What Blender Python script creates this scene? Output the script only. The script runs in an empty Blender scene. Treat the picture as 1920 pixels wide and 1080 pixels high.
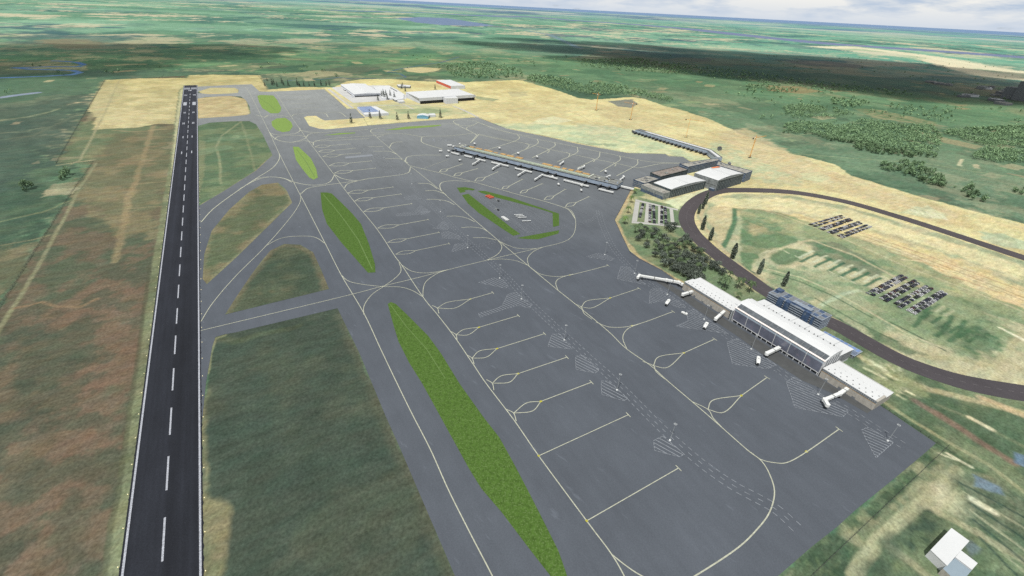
import bpy, math, random
import numpy as np
from mathutils import Vector, Matrix
from mathutils.geometry import tessellate_polygon
R = math.radians
rnd = random.Random(7)
sc = bpy.context.scene
COL = sc.collection

# ------------------------------------------------------------------ camera geometry: image pixels to world points
CAM_H, FPX, ROLL, HD = 325.0, 850.0, R(2.95), 528.8
TH = math.atan(HD / FPX)
cR, sR, cT, sT = math.cos(ROLL), math.sin(ROLL), math.cos(TH), math.sin(TH)
def G(x, y, z=0.0):
    """image pixel, projected through the fitted camera -> world XY at height z"""
    u, v = x - 960, 540 - y
    a = u * cR - v * sR; b = u * sR + v * cR
    dx, dy, dz = a, FPX * cT + b * sT, -FPX * sT + b * cT
    t = (CAM_H - z) / -dz
    return Vector((dx * t, dy * t))
def GL(pts, z=0.0): return [G(x, y, z) for x, y in pts]
def ang(d): return Vector((math.cos(R(d)), math.sin(R(d))))

KI = 1.82   # daylight level: brightness of a lit white sheet
def lin(c):
    c /= 255.0
    return c / 12.92 if c <= 0.04045 else ((c + 0.055) / 1.055) ** 2.4
def C(r, g, b, k=KI): return (lin(r) / k, lin(g) / k, lin(b) / k)

# ------------------------------------------------------------------ tagging
def tag(o, label=None, cat=None, group=None, kind=None):
    if label: o['label'] = label
    if cat: o['category'] = cat
    if group: o['group'] = group
    if kind: o['kind'] = kind
    return o
def empty(name, loc, rz=0.0, label=None, cat=None, group=None):
    o = bpy.data.objects.new(name, None); COL.objects.link(o)
    o.location = (loc[0], loc[1], loc[2] if len(loc) > 2 else 0); o.rotation_euler = (0, 0, rz)
    o.empty_display_size = 1
    return tag(o, label, cat, group)
KIDS = {}
def link(name, data, parent=None):
    o = bpy.data.objects.new(name, data); COL.objects.link(o)
    if parent is not None:
        o.parent = parent; KIDS.setdefault(parent.name, []).append(o)
    return o
def copy_tree(o, parent=None):
    c = o.copy(); COL.objects.link(c); c.parent = parent
    if parent is not None: KIDS.setdefault(parent.name, []).append(c)
    for ch in KIDS.get(o.name, [])[:]: copy_tree(ch, c)
    return c
ORD = ['first', 'second', 'third', 'fourth', 'fifth', 'sixth', 'seventh', 'eighth', 'ninth', 'tenth', 'eleventh', 'twelfth',
       'thirteenth', 'fourteenth', 'fifteenth', 'sixteenth', 'seventeenth', 'eighteenth', 'nineteenth', 'twentieth']

# ------------------------------------------------------------------ materials
def mat(name, col, rough=0.8, var=0.18, scale=0.25, metal=0.0, dirt=None, stretch=None, spec=0.3, emit=None):
    m = bpy.data.materials.new(name); m.use_nodes = True
    nt = m.node_tree; N = nt.nodes; L = nt.links
    b = N['Principled BSDF']; b.inputs['Roughness'].default_value = rough; b.inputs['Metallic'].default_value = metal
    b.inputs['Specular IOR Level'].default_value = spec
    tc = N.new('ShaderNodeTexCoord'); mp = N.new('ShaderNodeMapping'); L.new(tc.outputs['Object'], mp.inputs[0])
    if stretch: mp.inputs['Scale'].default_value = stretch
    n1 = N.new('ShaderNodeTexNoise'); n1.inputs['Scale'].default_value = scale; n1.inputs['Detail'].default_value = 6; n1.inputs['Roughness'].default_value = 0.65
    L.new(mp.outputs[0], n1.inputs['Vector'])
    mr = N.new('ShaderNodeMapRange'); L.new(n1.outputs['Fac'], mr.inputs[0])
    mr.inputs[1].default_value = 0.3; mr.inputs[2].default_value = 0.7; mr.inputs[3].default_value = 1 - var; mr.inputs[4].default_value = 1 + var
    mx = N.new('ShaderNodeVectorMath'); mx.operation = 'SCALE'; mx.inputs[0].default_value = col
    L.new(mr.outputs[0], mx.inputs['Scale']); out = mx.outputs[0]
    if dirt:
        n2 = N.new('ShaderNodeTexNoise'); n2.inputs['Scale'].default_value = scale * 2.7; n2.inputs['Detail'].default_value = 5
        L.new(mp.outputs[0], n2.inputs['Vector'])
        r2 = N.new('ShaderNodeMapRange'); L.new(n2.outputs['Fac'], r2.inputs[0]); r2.inputs[1].default_value = dirt[1]; r2.inputs[2].default_value = dirt[1] + 0.12
        m2 = N.new('ShaderNodeMixRGB'); L.new(r2.outputs[0], m2.inputs[0]); L.new(out, m2.inputs[1]); m2.inputs[2].default_value = (*dirt[0], 1); out = m2.outputs[0]
    L.new(out, b.inputs['Base Color'])
    if emit: b.inputs['Emission Color'].default_value = (*emit[0], 1); b.inputs['Emission Strength'].default_value = emit[1]
    return m

def leaf_mat(name, c1, c2):
    m = bpy.data.materials.new(name); m.use_nodes = True
    nt = m.node_tree; N = nt.nodes; L = nt.links; b = N['Principled BSDF']; b.inputs['Roughness'].default_value = 0.75
    b.inputs['Specular IOR Level'].default_value = 0.2
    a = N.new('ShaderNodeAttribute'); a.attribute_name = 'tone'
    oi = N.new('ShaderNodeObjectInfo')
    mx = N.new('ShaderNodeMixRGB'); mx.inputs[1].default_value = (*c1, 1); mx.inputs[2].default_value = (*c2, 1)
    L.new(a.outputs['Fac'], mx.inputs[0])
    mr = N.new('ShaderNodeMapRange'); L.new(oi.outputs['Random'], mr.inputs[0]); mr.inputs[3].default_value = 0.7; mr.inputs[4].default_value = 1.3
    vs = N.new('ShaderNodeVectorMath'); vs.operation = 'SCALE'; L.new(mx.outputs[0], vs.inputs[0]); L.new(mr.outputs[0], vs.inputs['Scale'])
    L.new(vs.outputs[0], b.inputs['Base Color'])
    return m

M = {}
def MM():
    M['white_roof'] = mat('white_roof', (0.47, 0.48, 0.485), 0.6, 0.04, 0.05)
    M['white_wall'] = mat('white_wall', (0.46, 0.47, 0.48), 0.6, 0.12, 0.12, stretch=(1, 1, 3))
    M['hangar_white'] = mat('hangar_white', (0.50, 0.52, 0.56), 0.6, 0.1, 0.08)
    M['bridge_white'] = mat('bridge_white', (0.55, 0.56, 0.55), 0.5, 0.12, 0.6)
    M['concrete_wall'] = mat('concrete_wall', (0.30, 0.285, 0.255), 0.85, 0.2, 0.5, stretch=(1, 1, .3), dirt=((0.2, 0.19, 0.17), 0.6))
    M['dark'] = mat('dark', (0.012, 0.014, 0.017), 0.7, 0.3, 0.5)
    M['dark_grey'] = mat('dark_grey', (0.035, 0.04, 0.045), 0.7, 0.3, 0.5)
    M['grey'] = mat('grey', (0.13, 0.14, 0.15), 0.7, 0.2, 0.3)
    M['steel'] = mat('steel', (0.30, 0.32, 0.33), 0.5, 0.1, 1, metal=0.2)
    M['glass_front'] = mat('glass_front', (0.115, 0.125, 0.165), 0.2, 0.3, 0.05, spec=0.6, dirt=((0.155, 0.14, 0.18), 0.55))
    M['glass_head'] = mat('glass_head', (0.20, 0.24, 0.28), 0.3, 0.25, 0.06)
    M['skylight'] = mat('skylight', (0.075, 0.085, 0.095), 0.35, 0.4, 0.15)
    M['pink_fascia'] = mat('pink_fascia', (0.60, 0.54, 0.51), 0.7, 0.06, 0.2)
    M['ochre'] = mat('ochre', (0.42, 0.24, 0.06), 0.8, 0.1, 0.3)
    M['pier_glass'] = mat('pier_glass', (0.24, 0.29, 0.36), 0.35, 0.18, 0.08, spec=0.5)
    M['pier_roof'] = mat('pier_roof', (0.15, 0.155, 0.145), 0.8, 0.35, 0.15, dirt=((0.06, 0.065, 0.08), 0.58))
    M['pier_band'] = mat('pier_band', (0.22, 0.26, 0.20), 0.8, 0.3, 0.2)
    M['rust_patch'] = mat('rust_patch', (0.34, 0.21, 0.08), 0.8, 0.35, 0.3, dirt=((0.12, 0.1, 0.09), 0.6))
    M['pale_rib'] = mat('pale_rib', (0.42, 0.44, 0.38), 0.8, 0.2, 0.3)
    M['old_blue'] = mat('old_blue', (0.06, 0.085, 0.13), 0.6, 0.4, 0.09, dirt=((0.14, 0.15, 0.16), 0.56))
    M['bright_blue'] = mat('bright_blue', (0.042, 0.07, 0.13), 0.5, 0.5, 0.12, dirt=((0.11, 0.14, 0.18), 0.56))
    M['old_green'] = mat('old_green', (0.045, 0.062, 0.068), 0.8, 0.5, 0.16, stretch=(1, 1, .25), dirt=((0.03, 0.037, 0.04), 0.55))
    M['old_stone'] = mat('old_stone', (0.175, 0.19, 0.19), 0.9, 0.45, 0.22, dirt=((0.09, 0.1, 0.115), 0.55))
    M['old_roof'] = mat('old_roof', (0.235, 0.23, 0.205), 0.9, 0.4, 0.1, dirt=((0.13, 0.115, 0.105), 0.54))
    M['red_roof_dirt'] = mat('red_roof_dirt', (0.165, 0.14, 0.125), 0.9, 0.5, 0.12, dirt=((0.26, 0.25, 0.22), 0.56))
    M['orange'] = mat('orange', (0.52, 0.16, 0.06), 0.8, 0.2, 0.1)
    M['red'] = mat('red', (0.48, 0.10, 0.06), 0.7, 0.1, 0.2)
    M['solar'] = mat('solar', (0.12, 0.18, 0.33), 0.3, 0.3, 0.1)
    M['solar_dark'] = mat('solar_dark', (0.05, 0.075, 0.13), 0.3, 0.5, 0.2, dirt=((0.12, 0.16, 0.21), 0.6))
    M['slab_blue'] = mat('slab_blue', (0.19, 0.22, 0.26), 0.7, 0.3, 0.25)
    M['slate_blue'] = mat('slate_blue', (0.19, 0.24, 0.28), 0.6, 0.04, 0.3)
    M['cyan_wall'] = mat('cyan_wall', (0.13, 0.30, 0.42), 0.6, 0.1, 0.2)
    M['trunk'] = mat('trunk', (0.07, 0.06, 0.045), 0.9, 0.3, 1)
    M['palm_trunk'] = mat('palm_trunk', (0.09, 0.085, 0.07), 0.9, 0.3, 1)
    M['leaf_dark'] = leaf_mat('leaf_dark', (0.022, 0.034, 0.026), (0.15, 0.175, 0.145))
    M['leaf_cypress'] = leaf_mat('leaf_cypress', (0.03, 0.045, 0.035), (0.17, 0.20, 0.155))
    M['leaf_conifer'] = leaf_mat('leaf_conifer', (0.02, 0.03, 0.026), (0.10, 0.12, 0.095))
    M['leaf_wood'] = leaf_mat('leaf_wood', (0.05, 0.09, 0.05), (0.19, 0.29, 0.15))
    M['leaf_palm'] = leaf_mat('leaf_palm', (0.05, 0.085, 0.028), (0.13, 0.20, 0.06))
    M['leaf_palm_dark'] = leaf_mat('leaf_palm_dark', (0.022, 0.04, 0.02), (0.09, 0.13, 0.06))
    M['tyre'] = mat('tyre', (0.01, 0.01, 0.01), 0.9, 0.1, 1)
    M['car_glass'] = mat('car_glass', (0.015, 0.018, 0.022), 0.2, 0.1, 1, spec=0.6)
    M['crane_orange'] = mat('crane_orange', (0.62, 0.30, 0.05), 0.6, 0.15, 0.3)
    M['lamp_white'] = mat('lamp_white', (0.6, 0.62, 0.62), 0.4, 0.05, 1)
    M['light_amber'] = mat('light_amber', (0.8, 0.7, 0.35), 0.4, 0.05, 1, emit=((1, 0.85, 0.45), 1.2))
    M['fence'] = mat('fence', (0.05, 0.055, 0.05), 0.7, 0.2, 1)
MM()

# ------------------------------------------------------------------ mesh builder
class MB:
    def __init__(s): s.v = []; s.f = []; s.m = []; s.mats = []
    def mi(s, m):
        if m not in s.mats: s.mats.append(m)
        return s.mats.index(m)
    def face(s, pts, m):
        i = len(s.v); s.v += [tuple(p) for p in pts]; s.f.append(tuple(range(i, i + len(pts)))); s.m.append(s.mi(m))
    def poly(s, pts, z, m):
        """possibly concave flat polygon"""
        P = [Vector((p[0], p[1], z)) for p in pts]
        i = len(s.v); s.v += [tuple(p) for p in P]
        for t in tessellate_polygon([P]):
            a, b, c = P[t[0]], P[t[1]], P[t[2]]
            if (b - a).cross(c - a).z < 0: t = (t[0], t[2], t[1])
            s.f.append((i + t[0], i + t[1], i + t[2])); s.m.append(s.mi(m))
    def prism(s, pts, z0, z1, wall, roof=None, bottom=False):
        n = len(pts); area = sum(pts[i][0] * pts[(i + 1) % n][1] - pts[(i + 1) % n][0] * pts[i][1] for i in range(n))
        if area < 0: pts = list(pts)[::-1]
        zt = z1 if isinstance(z1, (list, tuple)) else [z1] * n
        if area < 0 and isinstance(z1, (list, tuple)): zt = list(z1)[::-1]
        for i in range(n):
            j = (i + 1) % n
            s.face([(pts[i][0], pts[i][1], z0), (pts[j][0], pts[j][1], z0), (pts[j][0], pts[j][1], zt[j]), (pts[i][0], pts[i][1], zt[i])], wall)
        if isinstance(z1, (list, tuple)): s.face([(pts[i][0], pts[i][1], zt[i]) for i in range(n)], roof or wall)
        else: s.poly(pts, z1, roof or wall)
        if bottom: s.face([(p[0], p[1], z0) for p in pts[::-1]], wall)
    def box(s, c, size, m, rz=0.0, top=None):
        hx, hy, hz = size[0] / 2, size[1] / 2, size[2] / 2
        ca, sa = math.cos(rz), math.sin(rz)
        q = [(c[0] + x * ca - y * sa, c[1] + x * sa + y * ca) for x, y in ((-hx, -hy), (hx, -hy), (hx, hy), (-hx, hy))]
        s.prism(q, c[2] - hz, c[2] + hz, m, top or m, True)
    def bar(s, a, b, w, h, m):
        """square bar between two 3D points"""
        a, b = Vector(a), Vector(b); d = (b - a).normalized()
        up = Vector((0, 0, 1)) if abs(d.z) < 0.95 else Vector((1, 0, 0))
        x = d.cross(up).normalized() * w / 2; y = x.cross(d).normalized() * h / 2
        A = [a - x - y, a + x - y, a + x + y, a - x + y]; B = [b - x - y, b + x - y, b + x + y, b - x + y]
        for i in range(4):
            j = (i + 1) % 4; s.face([A[i], A[j], B[j], B[i]], m)
        s.face(A[::-1], m); s.face(B, m)
    def cyl(s, c, r, z0, z1, m, n=8, r2=None):
        r2 = r if r2 is None else r2
        A = [(c[0] + r * math.cos(2 * math.pi * i / n), c[1] + r * math.sin(2 * math.pi * i / n), z0) for i in range(n)]
        B = [(c[0] + r2 * math.cos(2 * math.pi * i / n), c[1] + r2 * math.sin(2 * math.pi * i / n), z1) for i in range(n)]
        for i in range(n):
            j = (i + 1) % n; s.face([A[i], A[j], B[j], B[i]], m)
        s.face(B, m)
    def build(s, name, parent=None, smooth=False):
        me = bpy.data.meshes.new(name); me.from_pydata(s.v, [], s.f)
        for m in s.mats: me.materials.append(M[m] if isinstance(m, str) else m)
        me.polygons.foreach_set('material_index', s.m)
        me.validate(); me.update()
        return link(name, me, parent)
    def at(s, o):
        """shift vertices into the local frame of the empty o"""
        inv = Matrix.Translation(o.location) @ Matrix.Rotation(o.rotation_euler[2], 4, 'Z'); inv = inv.inverted()
        s.v = [tuple(inv @ Vector(p)) for p in s.v]; return s

# ------------------------------------------------------------------ numpy noise and painting
def hsh(ix, iy, s):
    h = (ix.astype(np.int64) * 374761393 + iy.astype(np.int64) * 668265263 + s * 1442695041) & 0x7fffffff
    h = ((h ^ (h >> 13)) * 1274126177) & 0x7fffffff
    h = ((h ^ (h >> 16)) * 668265263) & 0x7fffffff
    return ((h ^ (h >> 15)) & 0xffffff) / float(0xffffff)
def vn(x, y, s=0):
    ix, iy = np.floor(x), np.floor(y); fx, fy = x - ix, y - iy
    fx = fx * fx * (3 - 2 * fx); fy = fy * fy * (3 - 2 * fy)
    a, b, c, d = hsh(ix, iy, s), hsh(ix + 1, iy, s), hsh(ix, iy + 1, s), hsh(ix + 1, iy + 1, s)
    return (a * (1 - fx) + b * fx) * (1 - fy) + (c * (1 - fx) + d * fx) * fy
def fbm(x, y, size, s=0, o=4, g=0.55):
    t = 0; a = 1; n = 0
    for i in range(o):
        t = t + a * vn(x / size + 17.3 * i, y / size - 9.1 * i, s + i); n += a; a *= g; size /= 2.07
    return t / n
def sstep(a, b, x):
    t = np.clip((x - a) / (b - a), 0, 1); return t * t * (3 - 2 * t)
def segdist(px, py, P, closed):
    d = np.full(px.shape, 1e12); n = len(P)
    for i in range(n if closed else n - 1):
        ax, ay = P[i]; bx, by = P[(i + 1) % n]
        vx, vy = bx - ax, by - ay; L2 = vx * vx + vy * vy + 1e-9
        t = np.clip(((px - ax) * vx + (py - ay) * vy) / L2, 0, 1)
        d = np.minimum(d, (px - ax - t * vx) ** 2 + (py - ay - t * vy) ** 2)
    return np.sqrt(d)
def inside(px, py, P):
    r = np.zeros(px.shape, bool); n = len(P)
    for i in range(n):
        ax, ay = P[i]; bx, by = P[(i + 1) % n]
        c = ((ay > py) != (by > py))
        with np.errstate(divide='ignore', invalid='ignore'):
            r ^= c & (px < (bx - ax) * (py - ay) / (by - ay + 1e-12) + ax)
    return r

# ground sheet: fine near the airfield, ever coarser toward the horizon
rr = [128.0]
while rr[-1] < 400000:
    r = rr[-1]
    rr.append(r + (1.6 if r < 700 else r * 0.0026 if r < 6500 else r * 0.010 if r < 60000 else r * 0.05))
rr = np.array(rr); NA = 1080
aa = np.linspace(R(-70), R(70), NA)
RR, AA = np.meshgrid(rr, aa, indexing='ij')
GX = (RR * np.sin(AA)).ravel(); GY = (RR * np.cos(AA)).ravel(); GR = RR.ravel()
NR = len(rr)
n = GX.size
cols = np.zeros((n, 3))
wx = GX + (fbm(GX, GY, 260, 11, 3) - .5) * 160; wy = GY + (fbm(GX, GY, 260, 12, 3) - .5) * 160
sx_ = (fbm(GX, GY, 18, 31, 3) - .5); sy_ = (fbm(GX, GY, 18, 32, 3) - .5)
def A3(c): return np.array(c)[None, :]
def mixc(a, b, t): return a * (1 - t[:, None]) + b * t[:, None]
# --- open country: parcels of fields and woods
def parcels(size, rot, seed, asp=2.2):
    ca, sa = math.cos(rot), math.sin(rot)
    X = wx * ca + wy * sa; Y = -wx * sa + wy * ca
    j = np.floor(Y / size)
    i = np.floor((X + hsh(j, j * 0, seed) * size * 3) / (size * asp))
    return hsh(i, j, seed + 5), hsh(i, j, seed + 9)
g_dark, g_mid, g_pale, tan, brown = A3(C(70, 104, 82)), A3(C(92, 136, 98)), A3(C(138, 168, 120)), A3(C(204, 190, 146)), A3(C(122, 120, 98))
p1, p2 = parcels(90, 0.5, 3); q1, q2 = parcels(210, 1.1, 8); w1, w2 = parcels(900, 0.2, 21, 3)
big = fbm(GX, GY, 1500, 41, 4); med = fbm(GX, GY, 330, 51, 6, .7)
base = mixc(g_dark, g_mid, sstep(.30, .52, big * .45 + med * .55))
base = mixc(base, g_pale, sstep(.5, .70, med) * .5)
base = mixc(base, g_dark, sstep(.54, .62, fbm(GX, GY, 260, 55, 6, .7)) * .45)
fo = sstep(900, 1700, GR)
base = mixc(base, tan, sstep(.545, .625, fbm(GX, GY, 380, 71, 7, .74)) * .72 * (.35 + .65 * fo))
base = mixc(base, brown, sstep(.58, .66, fbm(GX, GY, 300, 75, 6, .7)) * .5 * (.35 + .65 * fo))
base = mixc(base, g_dark, (p1 > .74) * .3 * fo); base = mixc(base, g_pale, (p2 > .8) * .3 * fo)
base = mixc(base, tan, (q2 > .93) * .5 * fo); base = mixc(base, brown, (q1 > .88) * .35 * fo)
# farther plain: distance haze painted in as paler blue green, with long streaks of sand and water meadows
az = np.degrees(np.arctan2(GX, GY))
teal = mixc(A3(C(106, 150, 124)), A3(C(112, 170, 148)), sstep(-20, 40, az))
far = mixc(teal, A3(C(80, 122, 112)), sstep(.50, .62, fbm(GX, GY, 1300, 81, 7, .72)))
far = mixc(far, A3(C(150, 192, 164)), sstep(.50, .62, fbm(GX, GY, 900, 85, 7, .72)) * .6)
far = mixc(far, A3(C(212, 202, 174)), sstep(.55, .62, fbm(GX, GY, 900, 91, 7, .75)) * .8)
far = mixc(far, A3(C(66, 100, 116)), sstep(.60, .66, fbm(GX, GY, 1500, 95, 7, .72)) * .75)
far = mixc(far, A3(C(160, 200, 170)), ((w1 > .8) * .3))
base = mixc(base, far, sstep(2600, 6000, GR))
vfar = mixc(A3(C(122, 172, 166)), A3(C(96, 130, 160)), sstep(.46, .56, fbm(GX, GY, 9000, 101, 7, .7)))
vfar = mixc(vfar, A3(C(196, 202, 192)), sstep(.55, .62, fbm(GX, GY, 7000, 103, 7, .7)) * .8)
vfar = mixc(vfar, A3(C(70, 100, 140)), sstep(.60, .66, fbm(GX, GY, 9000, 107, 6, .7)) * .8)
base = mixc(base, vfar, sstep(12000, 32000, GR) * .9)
base = mixc(base, A3(C(122, 150, 188)) + 0 * base, sstep(45000, 90000, GR))  # blue toward the horizon: haze put into the ground colour
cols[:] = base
def area(pts, col, edge=6, warp=14, amt=1.0, col2=None, nsize=60, nlo=.4, nhi=.6, seed=0, smooth_to=None):
    P = [tuple(G(x, y)) for x, y in pts]
    xs = [p[0] for p in P]; ys = [p[1] for p in P]; m = edge + warp
    idx = np.nonzero((GX > min(xs) - m) & (GX < max(xs) + m) & (GY > min(ys) - m) & (GY < max(ys) + m))[0]
    if not len(idx): return
    x = GX[idx] + sx_[idx] * 2 * warp; y = GY[idx] + sy_[idx] * 2 * warp
    d = segdist(x, y, P, True); ins = inside(x, y, P)
    a = sstep(-edge, edge, np.where(ins, d, -d)) * amt
    c = A3(col) + np.zeros((len(idx), 3))
    if col2 is not None:
        t = sstep(nlo, nhi, fbm(GX[idx], GY[idx], nsize, 200 + seed, 5)); c = mixc(c, A3(col2), t)
    cols[idx] = mixc(cols[idx], c, a)
def line(pts, col, w, edge=3, warp=4, amt=1.0, flat=None):
    edge *= .8; warp *= .6; amt = min(1, amt * 1.22)
    P = [tuple(G(x, y)) for x, y in pts]
    xs = [p[0] for p in P]; ys = [p[1] for p in P]; m = w + edge + warp
    idx = np.nonzero((GX > min(xs) - m) & (GX < max(xs) + m) & (GY > min(ys) - m) & (GY < max(ys) + m))[0]
    if not len(idx): return
    x = GX[idx] + sx_[idx] * 2 * warp; y = GY[idx] + sy_[idx] * 2 * warp
    d = segdist(x, y, P, False)
    cols[idx] = mixc(cols[idx], A3(col), (1 - sstep(w / 2 - edge / 2, w / 2 + edge / 2, d)) * amt)
exec_land = []
#@@LAND
# airfield left interior
area([(-900,150),(0,128),(200,132),(420,130),(500,140),(620,148),(520,200),(300,200),(197,150),(150,228),(105,307),(130,360),(0,577),(-400,900),(-1500,700)], C(84,116,92), 60, 120, .8, C(66,96,84), 300, .42, .6, 50)
area([(-400,215),(0,205),(150,175),(190,155),(150,228),(105,307),(110,330),(0,360),(-400,420)], C(80,106,88), 30, 60, .7, C(66,94,82), 120, .42, .6, 51)
line([(0,226),(60,218),(110,205)], C(150,160,120), 10, 14, 20, .6); line([(-20,252),(50,246),(90,238)], C(128,140,110), 8, 12, 16, .6); line([(0,262),(60,255),(150,212)], C(112,124,98), 8, 12, 16, .5)
area([(960,110),(1300,118),(1700,150),(1960,190),(2100,230),(2200,480),(1920,420),(1770,380),(1570,310),(1413,262),(1280,206),(1187,182),(1040,168),(980,150),(880,150),(860,125)], C(118,156,118), 60, 140, .6, C(96,134,102), 160, .44, .6, 52)
area([(950,80),(1200,84),(1500,100),(1720,118),(1960,150),(2000,200),(1750,180),(1550,162),(1400,148),(1200,122),(1000,96)], C(74,104,112), 200, 300, .5, C(132,120,112), 420, .5, .6, 53)  # cloud shadow's bluish dark tint painted into the land, plus brown streaks
LEFT_IN = [(197,150),(150,228),(105,307),(175,303),(135,360),(0,577),(-420,1080),(-700,1500),(215,1500),(228,1080),(345,162),(350,142)]
area(LEFT_IN, C(84,98,74), 4, 8, 1, C(112,100,78), 50, .40, .58, 1)
area([(0,600),(100,560),(250,470),(320,430),(250,760),(225,1080),(200,1500),(-700,1500),(-200,900)], C(124,100,78), 30, 60, .8, C(92,92,72), 22, .45, .62, 2)
area([(-700,1500),(-100,700),(60,560),(150,640),(100,760),(20,900),(-60,1100)], C(62,80,66), 25, 60, .5, C(104,96,72), 26, .4, .6, 32)
area([(60,640),(180,600),(150,700),(40,730)], C(72,88,68), 10, 25, .6)
area([(120,950),(190,900),(170,1080),(60,1080)], C(74,90,70), 10, 25, .6)
area([(175,303),(200,240),(330,235),(320,330),(290,440),(200,440),(135,360)], C(112,116,80), 14, 30, .8, C(140,128,88), 60, .45, .62, 3)
area([(150,228),(105,307),(175,303),(215,250),(300,240),(240,225)], C(104,128,88), 10, 20, .8, C(136,140,94), 50, .45, .62, 33)
DRYTOP = [(197,150),(260,147),(352,146),(354,141),(400,140),(487,141),(502,169),(505,172),(372,164),(345,160),(337,232),(290,233),(262,238),(175,243),(180,222),(165,206)]
area(DRYTOP, C(208,194,132), 4, 8, 1, C(188,176,116), 60, .42, .6, 4)
area([(190,152),(172,200),(160,235),(225,180),(240,160)], C(176,168,120), 6, 12, .5)
line([(287,236),(270,290),(255,340),(240,370),(230,430),(216,490)], C(158,138,94), 10, 8, 8, .55)
line([(212,244),(255,247),(310,242)], C(170,150,104), 8, 6, 8, .5)
for yy in (268, 300, 342, 388):
    line([(268 - (yy - 268) * .22, yy + 3), (322 - (yy-268)*.1, yy - 2)], C(160,142,98), 4, 4, 4, .6)
line([(224,150),(195,215),(150,300),(125,312)], C(168,162,118), 5, 4, 3, .6)
line([(176,300),(130,306),(107,310)], C(188,176,130), 6, 4, 3, .7)
line([(180,306),(150,352),(120,410),(60,520),(10,600),(-80,745)], C(142,142,102), 5, 4, 3, .75)
line([(30,577),(75,568),(110,575),(150,575),(180,560)], C(150,122,86), 4, 4, 5, .6)
# strips beside the runway
area([(335,170),(345,160),(345,162),(229,1080),(200,1500),(160,1500),(192,1080),(285,500),(318,300)], C(132,140,98), 1.5, 2, .9, C(112,124,86), 20, .4, .6, 5)
area([(322,300),(333,200),(338,170),(345,160),(343,200),(322,330)], C(206,202,150), 2, 2, .7)
line([(281,500),(262,640),(236,820),(195,1080)], C(88,92,66), 4, 3, 2, .6)
# outside fence at left
area([(0,360),(110,300),(130,360),(0,560),(-300,900),(-300,500)], C(62,94,72), 20, 40, .75, C(84,112,82), 60, .4, .6, 6)
area([(0,470),(70,455),(40,515),(0,560),(-90,600),(-60,490)], C(138,126,90), 8, 20, .75, C(112,112,80), 30, .4, .6, 7)
line([(-20,420),(80,398),(140,372)], C(124,134,92), 5, 4, 6, .6)
line([(-20,465),(60,450),(95,440)], C(138,136,96), 5, 4, 6, .6)
# grass between taxiways
area([(372,237),(393,230),(433,227),(467,227),(480,233),(493,253),(512,290),(480,320),(417,360),(372,388),(365,300)], C(92,122,86), 2, 3, 1, C(114,134,92), 50, .4, .6, 8)
line([(452,228),(415,255),(405,275),(412,300),(414,345)], C(150,156,112), 5, 4, 4, .6)
line([(452,228),(460,250),(474,300),(478,318)], C(142,150,106), 5, 4, 4, .5)
area([(372,262),(385,265),(384,310),(376,370),(368,380)], C(132,140,98), 2, 4, .8)
line([(512,292),(480,321),(418,361),(374,387)], C(164,150,104), 6, 4, 4, .8)
area([(370,170),(385,165),(440,163),(448,170),(446,176),(380,177)], C(204,192,132), 2, 3)
area([(370,184),(430,179),(462,186),(470,216),(430,219),(370,222)], C(208,188,128), 2, 3, 1, C(192,172,116), 40, .4, .6, 9)
area([(376,385),(397,425),(430,392),(467,360),(492,345),(522,341),(549,380),(500,430),(443,486),(388,534),(378,530)], C(98,112,78), 2, 3, 1, C(132,124,86), 36, .4, .58, 10)
line([(548,382),(520,402),(480,445),(443,484),(390,533)], C(148,148,108), 4, 3, 2, .65)
line([(536,352),(548,378),(535,392)], C(160,148,108), 8, 6, 4, .5)
line([(382,524),(385,478),(399,434),(430,395),(466,362)], C(146,138,98), 4, 3, 2, .5)
area([(418,592),(443,557),(470,517),(507,468),(533,456),(563,457),(589,472),(602,503),(620,543)], C(70,90,70), 2, 3, 1, C(88,100,74), 30, .4, .6, 11)
line([(424,590),(446,556),(473,517),(508,471),(533,460),(562,461),(586,476),(598,505),(612,540)], C(132,118,86), 8, 8, 6, .5)
line([(480,550),(520,545),(560,538)], C(124,112,78), 3, 3, 7, .4)
area([(378,770),(386,737),(402,630),(425,622),(633,576),(860,1085),(930,1300),(370,1300)], C(70,88,73), 2, 3, 1, C(80,94,75), 60, .40, .60, 12)
line([(638,590),(672,665),(722,782),(782,912),(835,1035),(870,1120)], C(100,104,80), 12, 14, 6, .5)
line([(405,634),(440,640),(560,610)], C(92,104,72), 10, 8, 8, .5)
area([(378,760),(390,730),(388,920),(425,940),(433,1000),(425,1080),(425,1300),(374,1300)], C(122,130,90), 3, 5, .9, C(140,136,94), 20, .4, .6, 13)
line([(390,700),(396,660),(404,635),(422,629)], C(132,136,96), 3, 2, 2, .8)
# dry land east of the aprons
EAST = [(502,168),(560,163),(625,164),(649,153),(675,149),(730,148),(782,152),(830,154),(873,154),(973,150),(993,155),(1040,168),(1085,184),(1110,187),(1187,182),(1210,186),(1240,197),(1280,207),(1330,223),(1372,243),(1413,263),(1480,287),(1535,300),(1570,310),(1597,330),(1647,345),(1697,360),(1773,382),(1920,420),(2200,490),(2300,800),(2100,900),(1950,760),(1740,660),(1560,560),(1440,500),(1360,480),(1200,520),(1130,400),(900,300),(600,260),(480,200)]
area(EAST, C(230,217,146), 4, 9, 1, C(216,200,132), 110, .42, .62, 14)
area([(900,232),(1000,250),(1180,288),(1290,300),(1330,300),(1250,270),(1180,240),(1090,235),(1000,232)], C(212,220,164), 10, 22, .85, C(184,206,160), 40, .5, .64, 15)
area([(1010,222),(1040,218),(1075,226),(1040,233),(995,232)], C(226,224,170), 3, 6, .9)
area([(1085,232),(1150,236),(1180,246),(1160,262),(1110,256),(1080,242)], C(184,200,152), 8, 18, .7, C(212,206,156), 14, .4, .6, 16)
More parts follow.
